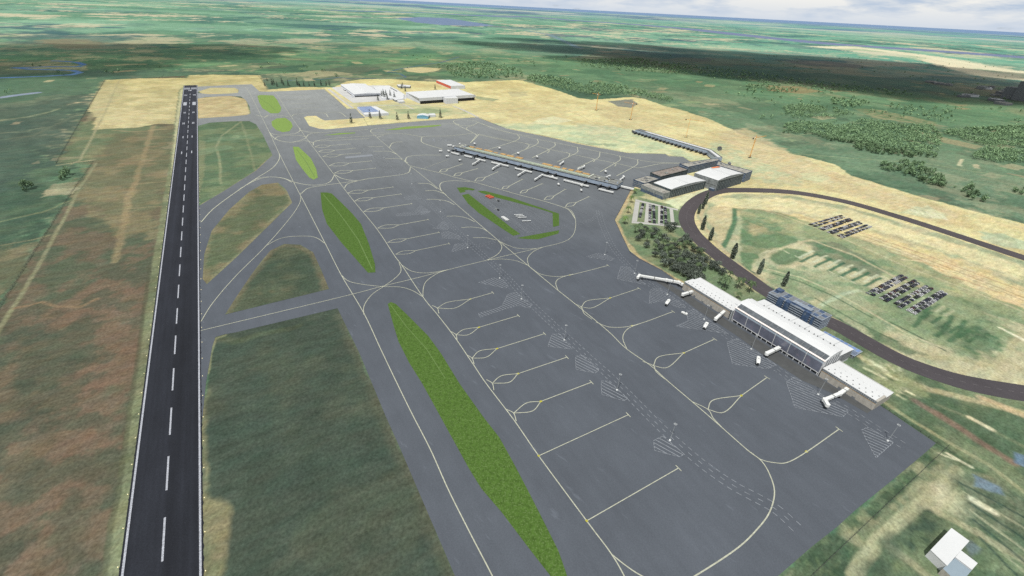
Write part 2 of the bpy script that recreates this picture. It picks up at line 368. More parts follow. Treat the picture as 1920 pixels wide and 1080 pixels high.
area([(1140,190),(1170,187),(1185,186),(1195,195),(1185,202),(1160,200)], C(140,142,128), 3, 8, 1)
area([(880,178),(905,182),(935,186),(925,190),(900,187)], C(140,160,120), 3, 6, .7)
area([(950,172),(985,172),(990,180),(960,182)], C(196,186,134), 4, 6, .8)
line([(905,212),(950,206),(1045,201)], C(190,184,136), 5, 4, 4, .8)
line([(1045,201),(1085,215),(1130,240)], C(196,182,130), 4, 4, 4, .7)
line([(940,190),(1000,205),(1120,245),(1180,280)], C(210,200,150), 4, 4, 4, .5)
area([(1320,280),(1350,262),(1400,290),(1470,310),(1520,330),(1500,350),(1440,345),(1380,320)], C(190,202,154), 12, 24, .8, C(212,200,146), 24, .45, .6, 17)
area([(1400,240),(1480,285),(1560,320),(1690,365),(1800,400),(1780,420),(1640,380),(1500,335),(1400,290),(1340,250)], C(216,196,138), 12, 20, .7, C(220,200,148), 40, .45, .6, 18)
line([(1000,190),(1100,210),(1230,230),(1340,275),(1500,335),(1600,370)], C(186,168,122), 3, 3, 6, .5)
line([(1190,200),(1300,235),(1420,290)], C(196,178,130), 3, 3, 6, .4)
area([(1100,190),(1180,205),(1260,240),(1200,250),(1120,215)], C(210,192,134), 12, 30, .45)
area([(1500,325),(1535,322),(1560,333),(1540,342),(1505,336)], C(212,214,156), 3, 4, .7)
area([(1708,388),(1740,386),(1770,400),(1768,412),(1740,410),(1712,404),(1690,398)], C(196,206,160), 4, 8, .8, C(222,222,170), 10, .45, .55, 36)
for k in range(5): line([(1712 + k*13, 393 + k*2.2),(1722 + k*13, 402 + k*2.4)], C(232,228,180), 7, 3, 1, .9)
area([(1840,435),(1880,438),(1930,455),(1930,470),(1880,462),(1845,450)], C(176,200,164), 5, 9, .7)
area([(690,206),(735,196),(800,198),(870,206),(880,214),(800,222),(745,224),(700,222)], C(178,190,140), 6, 14, .7, C(206,200,146), 24, .45, .6, 61)
area([(735,205),(800,203),(850,208),(820,213),(750,213)], C(140,168,118), 5, 8, .7)
area([(640,190),(700,196),(760,192),(800,198),(740,204),(680,204)], C(190,194,146), 5, 10, .5)
# inside the road loop
LOOP = [(1305,400),(1315,380),(1345,368),(1395,363),(1480,367),(1580,385),(1700,420),(1800,450),(1925,492),(2300,600),(2300,900),(1925,735),(1830,715),(1740,690),(1650,645),(1560,590),(1440,530),(1370,480),(1315,430)]
area(LOOP, C(196,192,144), 3, 6, 1, C(176,184,136), 60, .42, .6, 19)
area([(1330,372),(1480,372),(1600,395),(1720,435),(1925,500),(1925,530),(1800,480),(1640,430),(1480,395),(1350,392)], C(226,216,154), 8, 14, .85)
area([(1350,395),(1480,400),(1620,425),(1760,470),(1925,540),(1925,600),(1800,560),(1700,500),(1560,450),(1420,410)], C(226,208,138), 10, 20, .9, C(200,190,138), 50, .45, .62, 20)
area([(1480,470),(1640,440),(1700,470),(1600,490)], C(206,196,142), 8, 20, .5)
area([(1660,470),(1770,480),(1925,560),(1925,590),(1760,530)], C(212,190,132), 10, 22, .55, C(220,204,150), 16, .4, .6, 21)
area([(1393,403),(1440,410),(1490,438),(1495,452),(1440,470),(1400,510),(1388,490),(1390,440)], C(124,152,104), 3, 6, .9, C(150,160,112), 40, .5, .66, 22)
area([(1400,418),(1430,424),(1440,436),(1415,442)], C(190,180,128), 5, 10, .6)
area([(1332,390),(1362,384),(1376,400),(1372,430),(1352,460),(1338,430),(1322,410)], C(214,198,142), 6, 10, .7)
line([(1378,392),(1378,415),(1366,445),(1357,462)], C(122,150,106), 9, 6, 3, .85)
line([(1325,385),(1314,400),(1320,425),(1352,465),(1395,505),(1470,548),(1560,597),(1650,648),(1740,690)], C(206,190,138), 8, 6, 4, .7)
line([(1385,465),(1375,490),(1370,500)], C(180,186,140), 10, 7, 3, .7)
area([(1380,390),(1450,395),(1560,430),(1700,480),(1850,550),(1940,590),(1940,620),(1800,570),(1640,510),(1500,452),(1400,412)], C(140,164,116), 5, 10, .8, C(168,176,124), 30, .45, .6, 23)
area([(1445,475),(1470,465),(1500,468),(1518,475),(1500,490),(1460,497),(1446,488)], C(120,148,102), 4, 6, .85)
area([(1517,455),(1560,452),(1640,490),(1665,512),(1635,520),(1580,500),(1525,475)], C(118,146,104), 4, 6, .85, C(138,150,112), 24, .4, .6, 24)
line([(1440,470),(1425,478),(1432,492),(1470,500),(1540,520)], C(188,188,142), 6, 4, 3, .8)
line([(1500,455),(1520,450),(1600,478),(1680,520),(1780,560),(1930,640)], C(196,190,142), 6, 4, 3, .7)
line([(1385,385),(1450,398),(1560,438),(1700,500),(1860,560),(1930,590)], C(200,194,144), 4, 3, 3, .6)
area([(1440,500),(1560,505),(1640,540),(1700,600),(1640,640),(1540,585),(1450,540)], C(142,166,118), 12, 24, .8, C(168,176,130), 20, .42, .6, 25)
area([(1640,545),(1720,540),(1800,560),(1905,620),(1880,680),(1780,660),(1680,620)], C(146,166,116), 12, 20, .8, C(122,146,102), 24, .45, .62, 26)
for k, (ax_, ay_) in enumerate([(1500,483),(1525,492),(1550,500),(1572,510),(1596,518),(1620,528)]):
    line([(ax_, ay_),(ax_ + 25, ay_ - 13)], C(198,204,164), 4, 4, 3, .75)
    line([(ax_ + 2, ay_ + 8),(ax_ + 32, ay_ - 7)], C(106,136,98), 5, 4, 3, .75)
for k, (ax_, ay_) in enumerate([(1712,612),(1755,630),(1780,640)]):
    line([(ax_, ay_),(ax_ + 22, ay_ - 20),(ax_ + 30, ay_ - 38)], C(112,138,96), 6, 5, 4, .7)
area([(1800,625),(1840,612),(1880,635),(1875,660),(1830,665),(1790,645)], C(110,138,96), 5, 10, .8, C(128,150,108), 10, .4, .6, 27)
line([(1740,672),(1800,672),(1860,690),(1890,660),(1910,630)], C(188,186,136), 8, 5, 4, .8)
line([(1672,605),(1720,630),(1772,658)], C(104,120,88), 3, 3, 2, .6)
line([(1876,615),(1925,640)], C(222,222,180), 5, 3, 1, .8)
area([(1620,612),(1700,650),(1740,665),(1700,665),(1640,640)], C(112,138,96), 4, 8, .7)
area([(1515,565),(1540,558),(1550,568),(1535,580)], C(206,200,150), 3, 3, .6)
line([(1540,572),(1580,552),(1610,545)], C(186,200,158), 6, 5, 3, .7)
for k in range(7):
    x0, y0 = 1470 + k * 21, 470 + k * 9.5
    line([(x0, y0),(x0 + 9, y0 + 5)], C(196,200,158), 3, 2, 1, .7)
for k in range(9): line([(1700 + k*9, 560 + k*4),(1716 + k*9, 550 + k*4)], C(116,142,100) if k % 2 else C(196,198,152), 3, 2, 2, .5)
for k in range(6): line([(1730 + k*17, 596 + k*9),(1748 + k*17, 585 + k*9)], C(112,138,96), 4, 3, 2, .7)
line([(1440,505),(1500,520),(1560,545),(1640,590),(1700,625),(1760,650)], C(196,194,146), 4, 3, 2, .7)
line([(1448,512),(1500,528),(1556,552),(1636,596)], C(110,134,94), 2.5, 2, 1, .7)
line([(1530,560),(1600,600),(1680,640)], C(116,138,98), 3, 2, 1, .6)
line([(1350,388),(1430,394),(1520,412),(1640,450),(1760,495),(1925,560)], C(176,160,110), 2.5, 2, 2, .7)
line([(1500,405),(1620,438),(1740,480),(1925,548)], C(186,158,108), 3, 2, 2, .6)
line([(1560,432),(1680,470),(1800,515),(1925,566)], C(170,160,112), 2, 2, 2, .6)
for k in range(8): line([(1640 + k*26, 455 + k*10 + (k%3)*6),(1690 + k*26, 470 + k*10 + (k%2)*8)], C(190,160,110) if k % 2 else C(226,214,160), 4, 4, 4, .5)
for k in range(14):
    x0 = 1575 + (k * 53) % 320; y0 = 640 + (x0 - 1575) * .42 + (k * 17) % 40
    line([(x0 + 40, y0 - 40 + 60),(x0 + 90, y0 + 36 + 10)], C(150,164,116) if k % 2 else C(92,118,84), 3, 2, 2, .5)
# between the road and the aprons
area([(1184,350),(1215,360),(1260,378),(1330,352),(1300,380),(1280,400),(1285,432),(1330,470),(1400,525),(1440,555),(1400,570),(1320,545),(1275,530),(1190,480),(1150,412)], C(112,140,96), 3, 6, 1, C(136,152,104), 30, .42, .6, 28)
area([(1215,362),(1245,374),(1300,362),(1290,385),(1250,382),(1200,370)], C(212,200,140), 4, 8, .8)
area([(1245,378),(1330,352),(1345,358),(1300,375),(1270,392)], C(222,228,176), 3, 5, .9)
line([(1186,355),(1165,395),(1155,415),(1170,450),(1200,485),(1275,528)], C(200,176,120), 9, 6, 5, .8)
area([(1180,372),(1196,370),(1185,400),(1168,405)], C(196,186,124), 4, 8, .7)
area([(1290,440),(1320,462),(1360,495),(1340,505),(1290,470),(1240,440)], C(178,164,112), 6, 16, .6, C(120,140,98), 14, .4, .6, 29)
line([(1300,452),(1350,500),(1420,548)], C(190,182,128), 6, 5, 4, .7)
area([(1060,0+380),(1070,381),(1069,383)], C(112,140,96), 3, 6, .1)
# south east of the terminals
SE = [(1560,600),(1600,640),(1700,690),(1800,725),(1925,752),(2300,850),(2300,1500),(1400,1500),(1459,1080),(1600,960),(1755,832),(1650,762),(1600,700),(1500,640)]
area(SE, C(120,140,98), 3, 6, 1, C(98,124,88), 40, .42, .6, 30)
line([(1592,655),(1660,700),(1740,730),(1830,752),(1925,775)], C(184,176,126), 9, 7, 4, .7)
area([(1620,668),(1680,690),(1740,725),(1730,745),(1680,740),(1620,690)], C(148,160,108), 8, 14, .8, C(186,188,142), 10, .5, .6, 31)
for k, s in enumerate([(1622,690,'l'),(1640,683,'l'),(1633,678,'l'),(1655,702,'d'),(1662,700,'l')]):
    line([(s[0], s[1]),(s[0] + 18, s[1] + 10)], C(208,210,160) if s[2] == 'l' else C(98,124,84), 4, 4, 3, .6)
for k in range(3): line([(1683 + k*8, 741 - k*4),(1697 + k*8, 748 - k*4)], C(214,212,160), 3, 2, 1, .8)
line([(1645,755),(1700,790),(1760,835),(1925,945)], C(92,120,84), 9, 6, 4, .7)
line([(1655,752),(1720,795),(1780,830),(1850,870),(1925,925)], C(150,158,112), 5, 3, 3, .8)
line([(1700,745),(1770,775),(1850,825),(1925,875)], C(92,118,84), 11, 7, 5, .7)
line([(1715,752),(1770,785),(1850,835),(1900,868)], C(140,122,98), 9, 7, 5, .7)
line([(1760,760),(1830,790),(1925,840)], C(126,140,100), 5, 4, 3, .6)
line([(1818,783),(1860,805)], C(208,202,156), 5, 4, 2, .8)
line([(1840,745),(1925,780)], C(190,170,122), 9, 8, 4, .7)
line([(1776,850),(1822,876)], C(206,208,166), 3, 2, 1, .8)
line([(1760,850),(1792,862)], C(206,208,166), 2.5, 2, 1, .7)
area([(1700,880),(1755,845),(1800,880),(1880,900),(1860,960),(1800,960),(1740,940),(1640,1000),(1560,1080),(1480,1080),(1600,975)], C(150,154,112), 6, 12, .8, C(124,140,102), 12, .42, .6, 34)
for q in ([(1735,848),(1762,868),(1745,882),(1718,862)],[(1684,895),(1708,880),(1725,895),(1700,912)],[(1618,955),(1684,898),(1700,915),(1640,975)],[(1575,975),(1600,965),(1620,985),(1598,992)],[(1490,1060),(1560,995),(1620,1030),(1600,1090),(1480,1150)]):
    area(q, C(78,106,76), 2, 3, .85, C(96,122,84), 8, .4, .6, 35)
line([(1795,880),(1740,930),(1680,985),(1640,1020),(1600,1080)], C(160,166,122), 9, 4, 2, .85)
line([(1735,950),(1790,975),(1850,1010),(1925,1055)], C(152,158,116), 7, 4, 2, .85)
line([(1660,1020),(1710,1055),(1750,1090)], C(146,154,112), 7, 4, 2, .8)
area([(1740,950),(1775,972),(1740,1010),(1715,1040),(1690,1020),(1700,985)], C(72,98,74), 4, 6, .85, C(92,116,82), 8, .4, .6, 37)
area([(1790,880),(1925,930),(1925,1040),(1850,1000),(1800,960)], C(94,118,88), 6, 10, .8, C(118,134,102), 10, .42, .6, 38)
for k in range(7): line([(1800 + k*6, 905 + k*17),(1925, 972 + k*21)], C(160,168,128) if k % 2 else C(76,102,80), 2.2, 2, 1.5, .7)
line([(1820,935),(1865,962)], C(206,206,168), 6, 4, 3, .8)
area([(1742,905),(1790,915),(1800,955),(1745,950)], C(190,190,146), 5, 10, .7)
area([(1825,890),(1875,915),(1880,928),(1825,910)], C(118,146,158), 2, 3, .9)
area([(1908,850),(1940,862),(1940,885),(1905,870)], C(108,138,158), 2, 3, .9)
area([(1800,1015),(1818,1012),(1832,1025),(1818,1040)], C(112,136,132), 2, 3, .9)
area([(1640,1030),(1690,1000),(1700,1040),(1660,1080),(1600,1080)], C(84,110,84), 4, 6, .7)
# tracks and plots outside the airfield
line([(1413,262),(1470,258),(1520,250)], C(176,184,132), 3, 3, 4, .6)
line([(1480,287),(1600,297),(1740,307),(1830,322),(1925,335)], C(150,172,122), 5, 4, 4, .8)
area([(1600,203),(1650,206),(1760,230),(1750,236),(1640,222)], C(170,164,120), 5, 10, .7, C(120,146,100), 20, .4, .6, 39)
area([(1700,240),(1790,262),(1845,275),(1830,280),(1770,268)], C(184,168,122), 4, 8, .6)
area([(1437,160),(1500,162),(1545,172),(1500,176),(1440,170)], C(170,150,110), 6, 12, .7)
area([(1800,298),(1806,298),(1803,312),(1793,310)], C(208,204,160), 1, 1, .9)
area([(1823,308),(1835,308),(1836,316),(1826,315)], C(196,192,148), 1, 1, .9)
area([(755,128),(790,126),(830,128),(815,134),(790,137),(765,134)], C(214,200,150), 4, 10, .9)
for q, wd, cc in (([(540,151),(580,149),(600,149),(620,147),(635,145),(660,148),(700,147),(735,147),(762,145),(750,138),(727,135),(745,130),(780,124),(805,120),(827,117),(860,107)], 9, C(72,104,140)),
              ([(100,114),(123,115),(145,117),(157,121),(147,125),(100,125),(27,127),(60,130),(110,131),(137,132),(150,136),(135,140),(80,143),(0,146)], 24, C(98,138,190)),
              ([(-60,187),(0,183),(35,178),(68,174)], 30, C(140,156,180))):
    line(q, cc, wd, 5, 3, 1)
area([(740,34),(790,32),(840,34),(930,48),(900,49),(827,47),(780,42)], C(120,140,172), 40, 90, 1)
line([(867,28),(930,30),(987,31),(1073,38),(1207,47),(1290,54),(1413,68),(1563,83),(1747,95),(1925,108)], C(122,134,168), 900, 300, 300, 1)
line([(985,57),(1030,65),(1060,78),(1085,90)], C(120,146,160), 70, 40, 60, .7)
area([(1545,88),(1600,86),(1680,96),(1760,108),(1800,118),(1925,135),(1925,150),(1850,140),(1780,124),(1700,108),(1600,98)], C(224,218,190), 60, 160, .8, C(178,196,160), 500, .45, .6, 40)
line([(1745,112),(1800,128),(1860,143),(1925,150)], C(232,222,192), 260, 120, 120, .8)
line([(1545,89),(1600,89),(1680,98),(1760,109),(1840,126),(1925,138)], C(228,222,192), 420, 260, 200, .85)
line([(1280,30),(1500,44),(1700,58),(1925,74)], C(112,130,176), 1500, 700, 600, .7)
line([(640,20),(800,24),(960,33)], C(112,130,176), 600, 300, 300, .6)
area([(60,75),(140,72),(200,80),(180,90),(110,90)], C(150,136,108), 30, 80, .6)
#@@ENDLAND
for _ in range(420):   # small plots and clearings that break up the nearer country
    q = (rnd.uniform(-2600, 3800), rnd.uniform(700, 4200)); rq_ = math.hypot(*q)
    if rq_ < 900: continue
    s_ = rnd.uniform(12, 60); k_ = np.nonzero((np.abs(GX - q[0]) < s_ * 2.2) & (np.abs(GY - q[1]) < s_ * 2.2))[0]
    if not len(k_): continue
    pin = cols[k_]; isg = (pin[:, 1] > pin[:, 0] * 1.12)
    th_ = rnd.choice([.5, .52, 2.07, 1.1]); u_ = (GX[k_] - q[0]) * math.cos(th_) + (GY[k_] - q[1]) * math.sin(th_); v_ = -(GX[k_] - q[0]) * math.sin(th_) + (GY[k_] - q[1]) * math.cos(th_)
    a_ = (1 - sstep(s_ * .9, s_ * 1.0, np.abs(u_) + sx_[k_] * 14)) * (1 - sstep(s_ * .4, s_ * .46, np.abs(v_) + sy_[k_] * 14)) * isg * rnd.uniform(.3, .75)
    cols[k_] = mixc(pin, A3(rnd.choice([C(196,184,140), C(150,172,120), C(78,108,84), C(172,156,118), C(120,152,112)])), a_)
def punch(pts, k, g=1.0):
    P = [tuple(G(x, y)) for x, y in pts]; xs = [p[0] for p in P]; ys = [p[1] for p in P]
    ix = np.nonzero((GX > min(xs)) & (GX < max(xs)) & (GY > min(ys)) & (GY < max(ys)))[0]; ix = ix[inside(GX[ix], GY[ix], P)]
    m_ = cols[ix].mean(0)[None, :]; cols[ix] = np.clip(m_ + (cols[ix] - m_) * k, .006, 1) * g
punch(LOOP, 1.35, .96); punch(SE, 1.35, .97); punch(LEFT_IN, .95, 1.08)
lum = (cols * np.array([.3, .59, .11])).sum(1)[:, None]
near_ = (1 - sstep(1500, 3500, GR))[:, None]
cols = cols * (1 - .26 * near_) + lum * .26 * near_  # greyed here, lifted a touch below: haze veil painted into the land colour
cols = np.clip(cols * 1.0 + .004, 0.004, 1)
I = np.arange(NR - 1)[:, None] * NA + np.arange(NA - 1)[None, :]
quads = np.stack([I, I + NA, I + NA + 1, I + 1], -1).reshape(-1, 4)
xs = list(GX); nb = n
# coarse surround: nadir disc and the land behind
ex = []; eq = []
NB = 48; bang = np.linspace(R(70), R(290), NB); brr = [128.0, 300, 800, 2500, 10000, 60000, 400000]
for b_r in brr:
    for b_a in bang: ex.append((b_r * math.sin(b_a), b_r * math.cos(b_a)))
for i in range(len(brr) - 1):
    for j in range(NB - 1):
        k = nb + i * NB + j; eq.append((k, k + NB, k + NB + 1, k + 1))
kc = nb + len(ex); ex.append((0, 0))
tri = []
for j in range(NB - 1): tri.append((kc, nb + j, nb + j + 1))
for j in range(0, NA - 1): tri.append((kc, j, j + 1))
EXn = np.array(ex)
VX = np.concatenate([GX, EXn[:, 0]]); VY = np.concatenate([GY, EXn[:, 1]])
exc = mixc(A3(C(60, 82, 62)) + np.zeros((len(ex), 3)), A3(C(92, 128, 92)), sstep(500, 3000, np.hypot(EXn[:, 0], EXn[:, 1])))
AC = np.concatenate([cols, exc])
Q = np.concatenate([quads, np.array(eq)]); T = np.array(tri)
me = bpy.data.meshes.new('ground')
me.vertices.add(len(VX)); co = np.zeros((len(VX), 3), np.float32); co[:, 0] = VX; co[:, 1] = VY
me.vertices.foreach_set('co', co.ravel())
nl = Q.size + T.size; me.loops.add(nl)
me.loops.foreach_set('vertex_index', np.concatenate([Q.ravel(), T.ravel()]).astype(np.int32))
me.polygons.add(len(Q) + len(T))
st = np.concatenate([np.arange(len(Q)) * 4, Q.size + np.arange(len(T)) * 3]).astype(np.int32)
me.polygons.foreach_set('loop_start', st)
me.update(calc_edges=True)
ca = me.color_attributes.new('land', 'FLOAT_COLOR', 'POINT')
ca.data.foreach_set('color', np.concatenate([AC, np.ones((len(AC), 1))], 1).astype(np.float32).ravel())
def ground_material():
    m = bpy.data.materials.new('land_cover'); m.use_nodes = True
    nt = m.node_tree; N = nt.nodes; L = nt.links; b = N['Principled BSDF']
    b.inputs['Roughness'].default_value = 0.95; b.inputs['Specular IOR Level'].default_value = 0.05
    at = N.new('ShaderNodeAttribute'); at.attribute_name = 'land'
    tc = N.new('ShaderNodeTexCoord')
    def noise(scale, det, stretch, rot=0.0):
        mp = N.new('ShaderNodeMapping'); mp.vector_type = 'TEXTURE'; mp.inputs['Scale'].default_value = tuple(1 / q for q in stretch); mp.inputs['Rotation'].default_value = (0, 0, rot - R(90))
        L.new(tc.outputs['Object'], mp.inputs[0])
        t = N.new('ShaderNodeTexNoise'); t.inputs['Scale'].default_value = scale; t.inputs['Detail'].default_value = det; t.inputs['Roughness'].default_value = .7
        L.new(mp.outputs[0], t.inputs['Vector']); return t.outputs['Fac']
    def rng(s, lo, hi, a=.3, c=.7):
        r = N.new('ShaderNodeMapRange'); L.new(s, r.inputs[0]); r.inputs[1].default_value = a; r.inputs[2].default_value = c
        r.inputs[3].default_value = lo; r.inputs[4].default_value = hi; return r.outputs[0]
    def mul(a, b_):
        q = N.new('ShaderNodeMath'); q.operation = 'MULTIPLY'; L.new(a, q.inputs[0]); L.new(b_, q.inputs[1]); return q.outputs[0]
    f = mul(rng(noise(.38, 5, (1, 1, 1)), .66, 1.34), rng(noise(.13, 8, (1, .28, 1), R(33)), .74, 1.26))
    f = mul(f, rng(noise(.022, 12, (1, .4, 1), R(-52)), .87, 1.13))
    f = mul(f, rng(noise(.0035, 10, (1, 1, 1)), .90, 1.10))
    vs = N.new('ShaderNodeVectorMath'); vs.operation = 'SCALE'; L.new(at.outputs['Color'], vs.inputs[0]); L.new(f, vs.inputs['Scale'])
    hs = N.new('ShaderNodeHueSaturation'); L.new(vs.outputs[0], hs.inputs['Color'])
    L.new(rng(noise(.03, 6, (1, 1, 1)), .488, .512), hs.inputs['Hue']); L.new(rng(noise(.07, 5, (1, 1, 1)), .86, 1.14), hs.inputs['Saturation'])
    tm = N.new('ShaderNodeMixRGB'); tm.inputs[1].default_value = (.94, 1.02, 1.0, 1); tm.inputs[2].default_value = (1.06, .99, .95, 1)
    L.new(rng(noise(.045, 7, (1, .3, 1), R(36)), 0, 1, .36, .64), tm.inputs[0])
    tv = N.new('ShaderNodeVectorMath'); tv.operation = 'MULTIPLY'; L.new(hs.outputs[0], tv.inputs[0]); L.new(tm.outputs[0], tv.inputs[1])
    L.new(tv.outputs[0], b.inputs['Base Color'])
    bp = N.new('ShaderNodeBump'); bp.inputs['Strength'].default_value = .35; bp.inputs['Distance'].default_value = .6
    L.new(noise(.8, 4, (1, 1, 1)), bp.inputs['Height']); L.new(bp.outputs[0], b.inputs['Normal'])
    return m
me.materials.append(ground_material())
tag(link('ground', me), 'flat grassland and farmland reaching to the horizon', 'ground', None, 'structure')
#@@REST
# ------------------------------------------------------------------ pavements
def pave_mat(name, near, farc, y0, y1, streak=.1, fleck=.5, band=0.0):
    m = bpy.data.materials.new(name); m.use_nodes = True
    nt = m.node_tree; N = nt.nodes; L = nt.links; b = N['Principled BSDF']
    b.inputs['Roughness'].default_value = 0.85; b.inputs['Specular IOR Level'].default_value = 0.15
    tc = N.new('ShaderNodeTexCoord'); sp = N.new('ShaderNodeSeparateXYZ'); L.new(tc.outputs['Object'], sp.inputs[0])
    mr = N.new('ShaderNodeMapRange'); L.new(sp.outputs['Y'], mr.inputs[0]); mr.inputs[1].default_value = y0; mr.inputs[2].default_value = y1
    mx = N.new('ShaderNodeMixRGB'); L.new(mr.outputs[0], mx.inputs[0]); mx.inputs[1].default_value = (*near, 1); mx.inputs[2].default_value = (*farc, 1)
    def noise(scale, det, stretch, rot, lo, hi, a=.3, c=.7):
        mp = N.new('ShaderNodeMapping'); mp.vector_type = 'TEXTURE'; mp.inputs['Scale'].default_value = tuple(1 / q for q in stretch); mp.inputs['Rotation'].default_value = (0, 0, rot - R(90))
        L.new(tc.outputs['Object'], mp.inputs[0])
        t = N.new('ShaderNodeTexNoise'); t.inputs['Scale'].default_value = scale; t.inputs['Detail'].default_value = det; t.inputs['Roughness'].default_value = .65
        L.new(mp.outputs[0], t.inputs['Vector'])
        r = N.new('ShaderNodeMapRange'); L.new(t.outputs['Fac'], r.inputs[0]); r.inputs[1].default_value = a; r.inputs[2].default_value = c
        r.inputs[3].default_value = lo; r.inputs[4].default_value = hi; return r.outputs[0]
    def mul(a, b_):
        q = N.new('ShaderNodeMath'); q.operation = 'MULTIPLY'; L.new(a, q.inputs[0]); L.new(b_, q.inputs[1]); return q.outputs[0]
    f = mul(noise(.9, 3, (1, 1, 1), 0, 1 - streak, 1 + streak), noise(.10, 5, (1, .2, 1), R(-59), 1 - streak * .7, 1 + streak * .7))
    f = mul(f, noise(.012, 7, (1, 1, 1), 0, .89, 1.10))
    f = mul(f, noise(.16, 2, (1, .2, 1), R(-45), 1, 1 + fleck, .66, .74))
    if band: f = mul(f, noise(.12, 2, (1, .006, 1), R(121.7), 1 - band, 1 + band)); f = mul(f, noise(.05, 5, (1, .05, 1), R(121.7), 1 - band * .5, 1 + band * .6))
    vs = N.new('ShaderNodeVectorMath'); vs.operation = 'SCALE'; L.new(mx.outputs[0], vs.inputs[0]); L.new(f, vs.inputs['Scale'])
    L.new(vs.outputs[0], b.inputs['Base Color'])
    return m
M['apron'] = pave_mat('apron', C(97, 103, 112), C(158, 162, 161), 620, 1800, .10, .28)  # paler toward the far end: distance haze painted into the asphalt colour
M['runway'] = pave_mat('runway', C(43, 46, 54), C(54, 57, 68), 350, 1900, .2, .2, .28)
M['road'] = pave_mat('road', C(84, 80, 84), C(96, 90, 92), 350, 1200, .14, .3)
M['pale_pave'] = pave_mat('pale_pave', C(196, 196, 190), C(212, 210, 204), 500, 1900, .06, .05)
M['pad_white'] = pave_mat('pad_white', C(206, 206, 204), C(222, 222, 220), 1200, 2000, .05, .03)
def turf_mat(name, c1, c2, seamc):
    m = mat(name, c1, .95, .34, .30, dirt=(c2, .52), spec=.05)
    return m
M['turf'] = turf_mat('turf', C(84, 114, 52), C(108, 134, 78), None)
M['turf_far'] = turf_mat('turf_far', C(134, 164, 86), C(156, 180, 110), None)
M['turf_seam'] = mat('turf_seam', C(112, 140, 80), .95, .3, .5)
M['paint_yellow'] = mat('paint_yellow', C(198, 200, 180), .7, .22, .35)
M['paint_bright'] = mat('paint_bright', C(196, 190, 70), .7, .15, .5)
M['paint_white'] = mat('paint_white', C(206, 210, 214), .7, .15, .35)
M['paint_faint'] = mat('paint_faint', C(146, 152, 160), .7, .22, .3)
M['paint_runway'] = mat('paint_runway', C(186, 190, 200), .6, .5, 1.1)
M['joint_dark'] = mat('joint_dark', C(70, 72, 66), .9, .2, .3)

def sheet(name, pts, z, m, label=None, kind='structure', seams=None):
    b = MB(); b.poly(pts, z, m)
    o = b.build(name); tag(o, label, None, None, kind); return o
APRON = [(378,800),(386,720),(398,650),(404,632),(420,627),(443,623),(633,578),(640,593),(673,660),(698,720),(723,780),(750,840),(780,910),(807,973),(833,1033),(853,1080),(905,1200),(1250,1300),
         (1459,1080),(1522,1025),(1570,987.5),(1602.5,957.5),(1682.5,892.5),(1727.5,855),(1755,831),(1716,805),(1652,761),(1600,725),(1540,690),(1440,640),(1370,588),(1320,560),(1270,527.5),(1240,506),(1200,485),(1180,470),(1165,440),(1152.5,412.5),
         (1162.5,395),(1184,354),(1215,338),(1270,318),(1295,304),(1280,294),(1254,293),(1247.5,289),(1177,287),(1080,269),(1040,260),(1005,252.5),(950,241),(900,222),(895,220),(805,226),(689,235.5),(610,242.5),(597.5,241),
         (580,236),(570,220),(576,217.5),(592.5,217),(601,222.5),(609,226),(685,221),(677.5,215),(667.5,204.5),(650,204),(630,186),(607.5,167.5),(505,172),(487,172),(472,158),(440,159),(369,162.5),
         (365.5,173.5),(380,175.5),(395,176.8),(430,175.5),(446,174),(448,169),(440,164.5),(395,164.5),(373,171),
         (369,176),(372,185),(385,182),(430,180),(452,181),(461,188),(468,200),(470,213),(462,215.5),(430,218.5),(390,221),(371,222.5),(370,236.5),
         (393,230),(433,227.5),(467,227),(480,233),(493,253),(511,291),(480,320),(417,360),(373,386),(372,540),(371,800)]
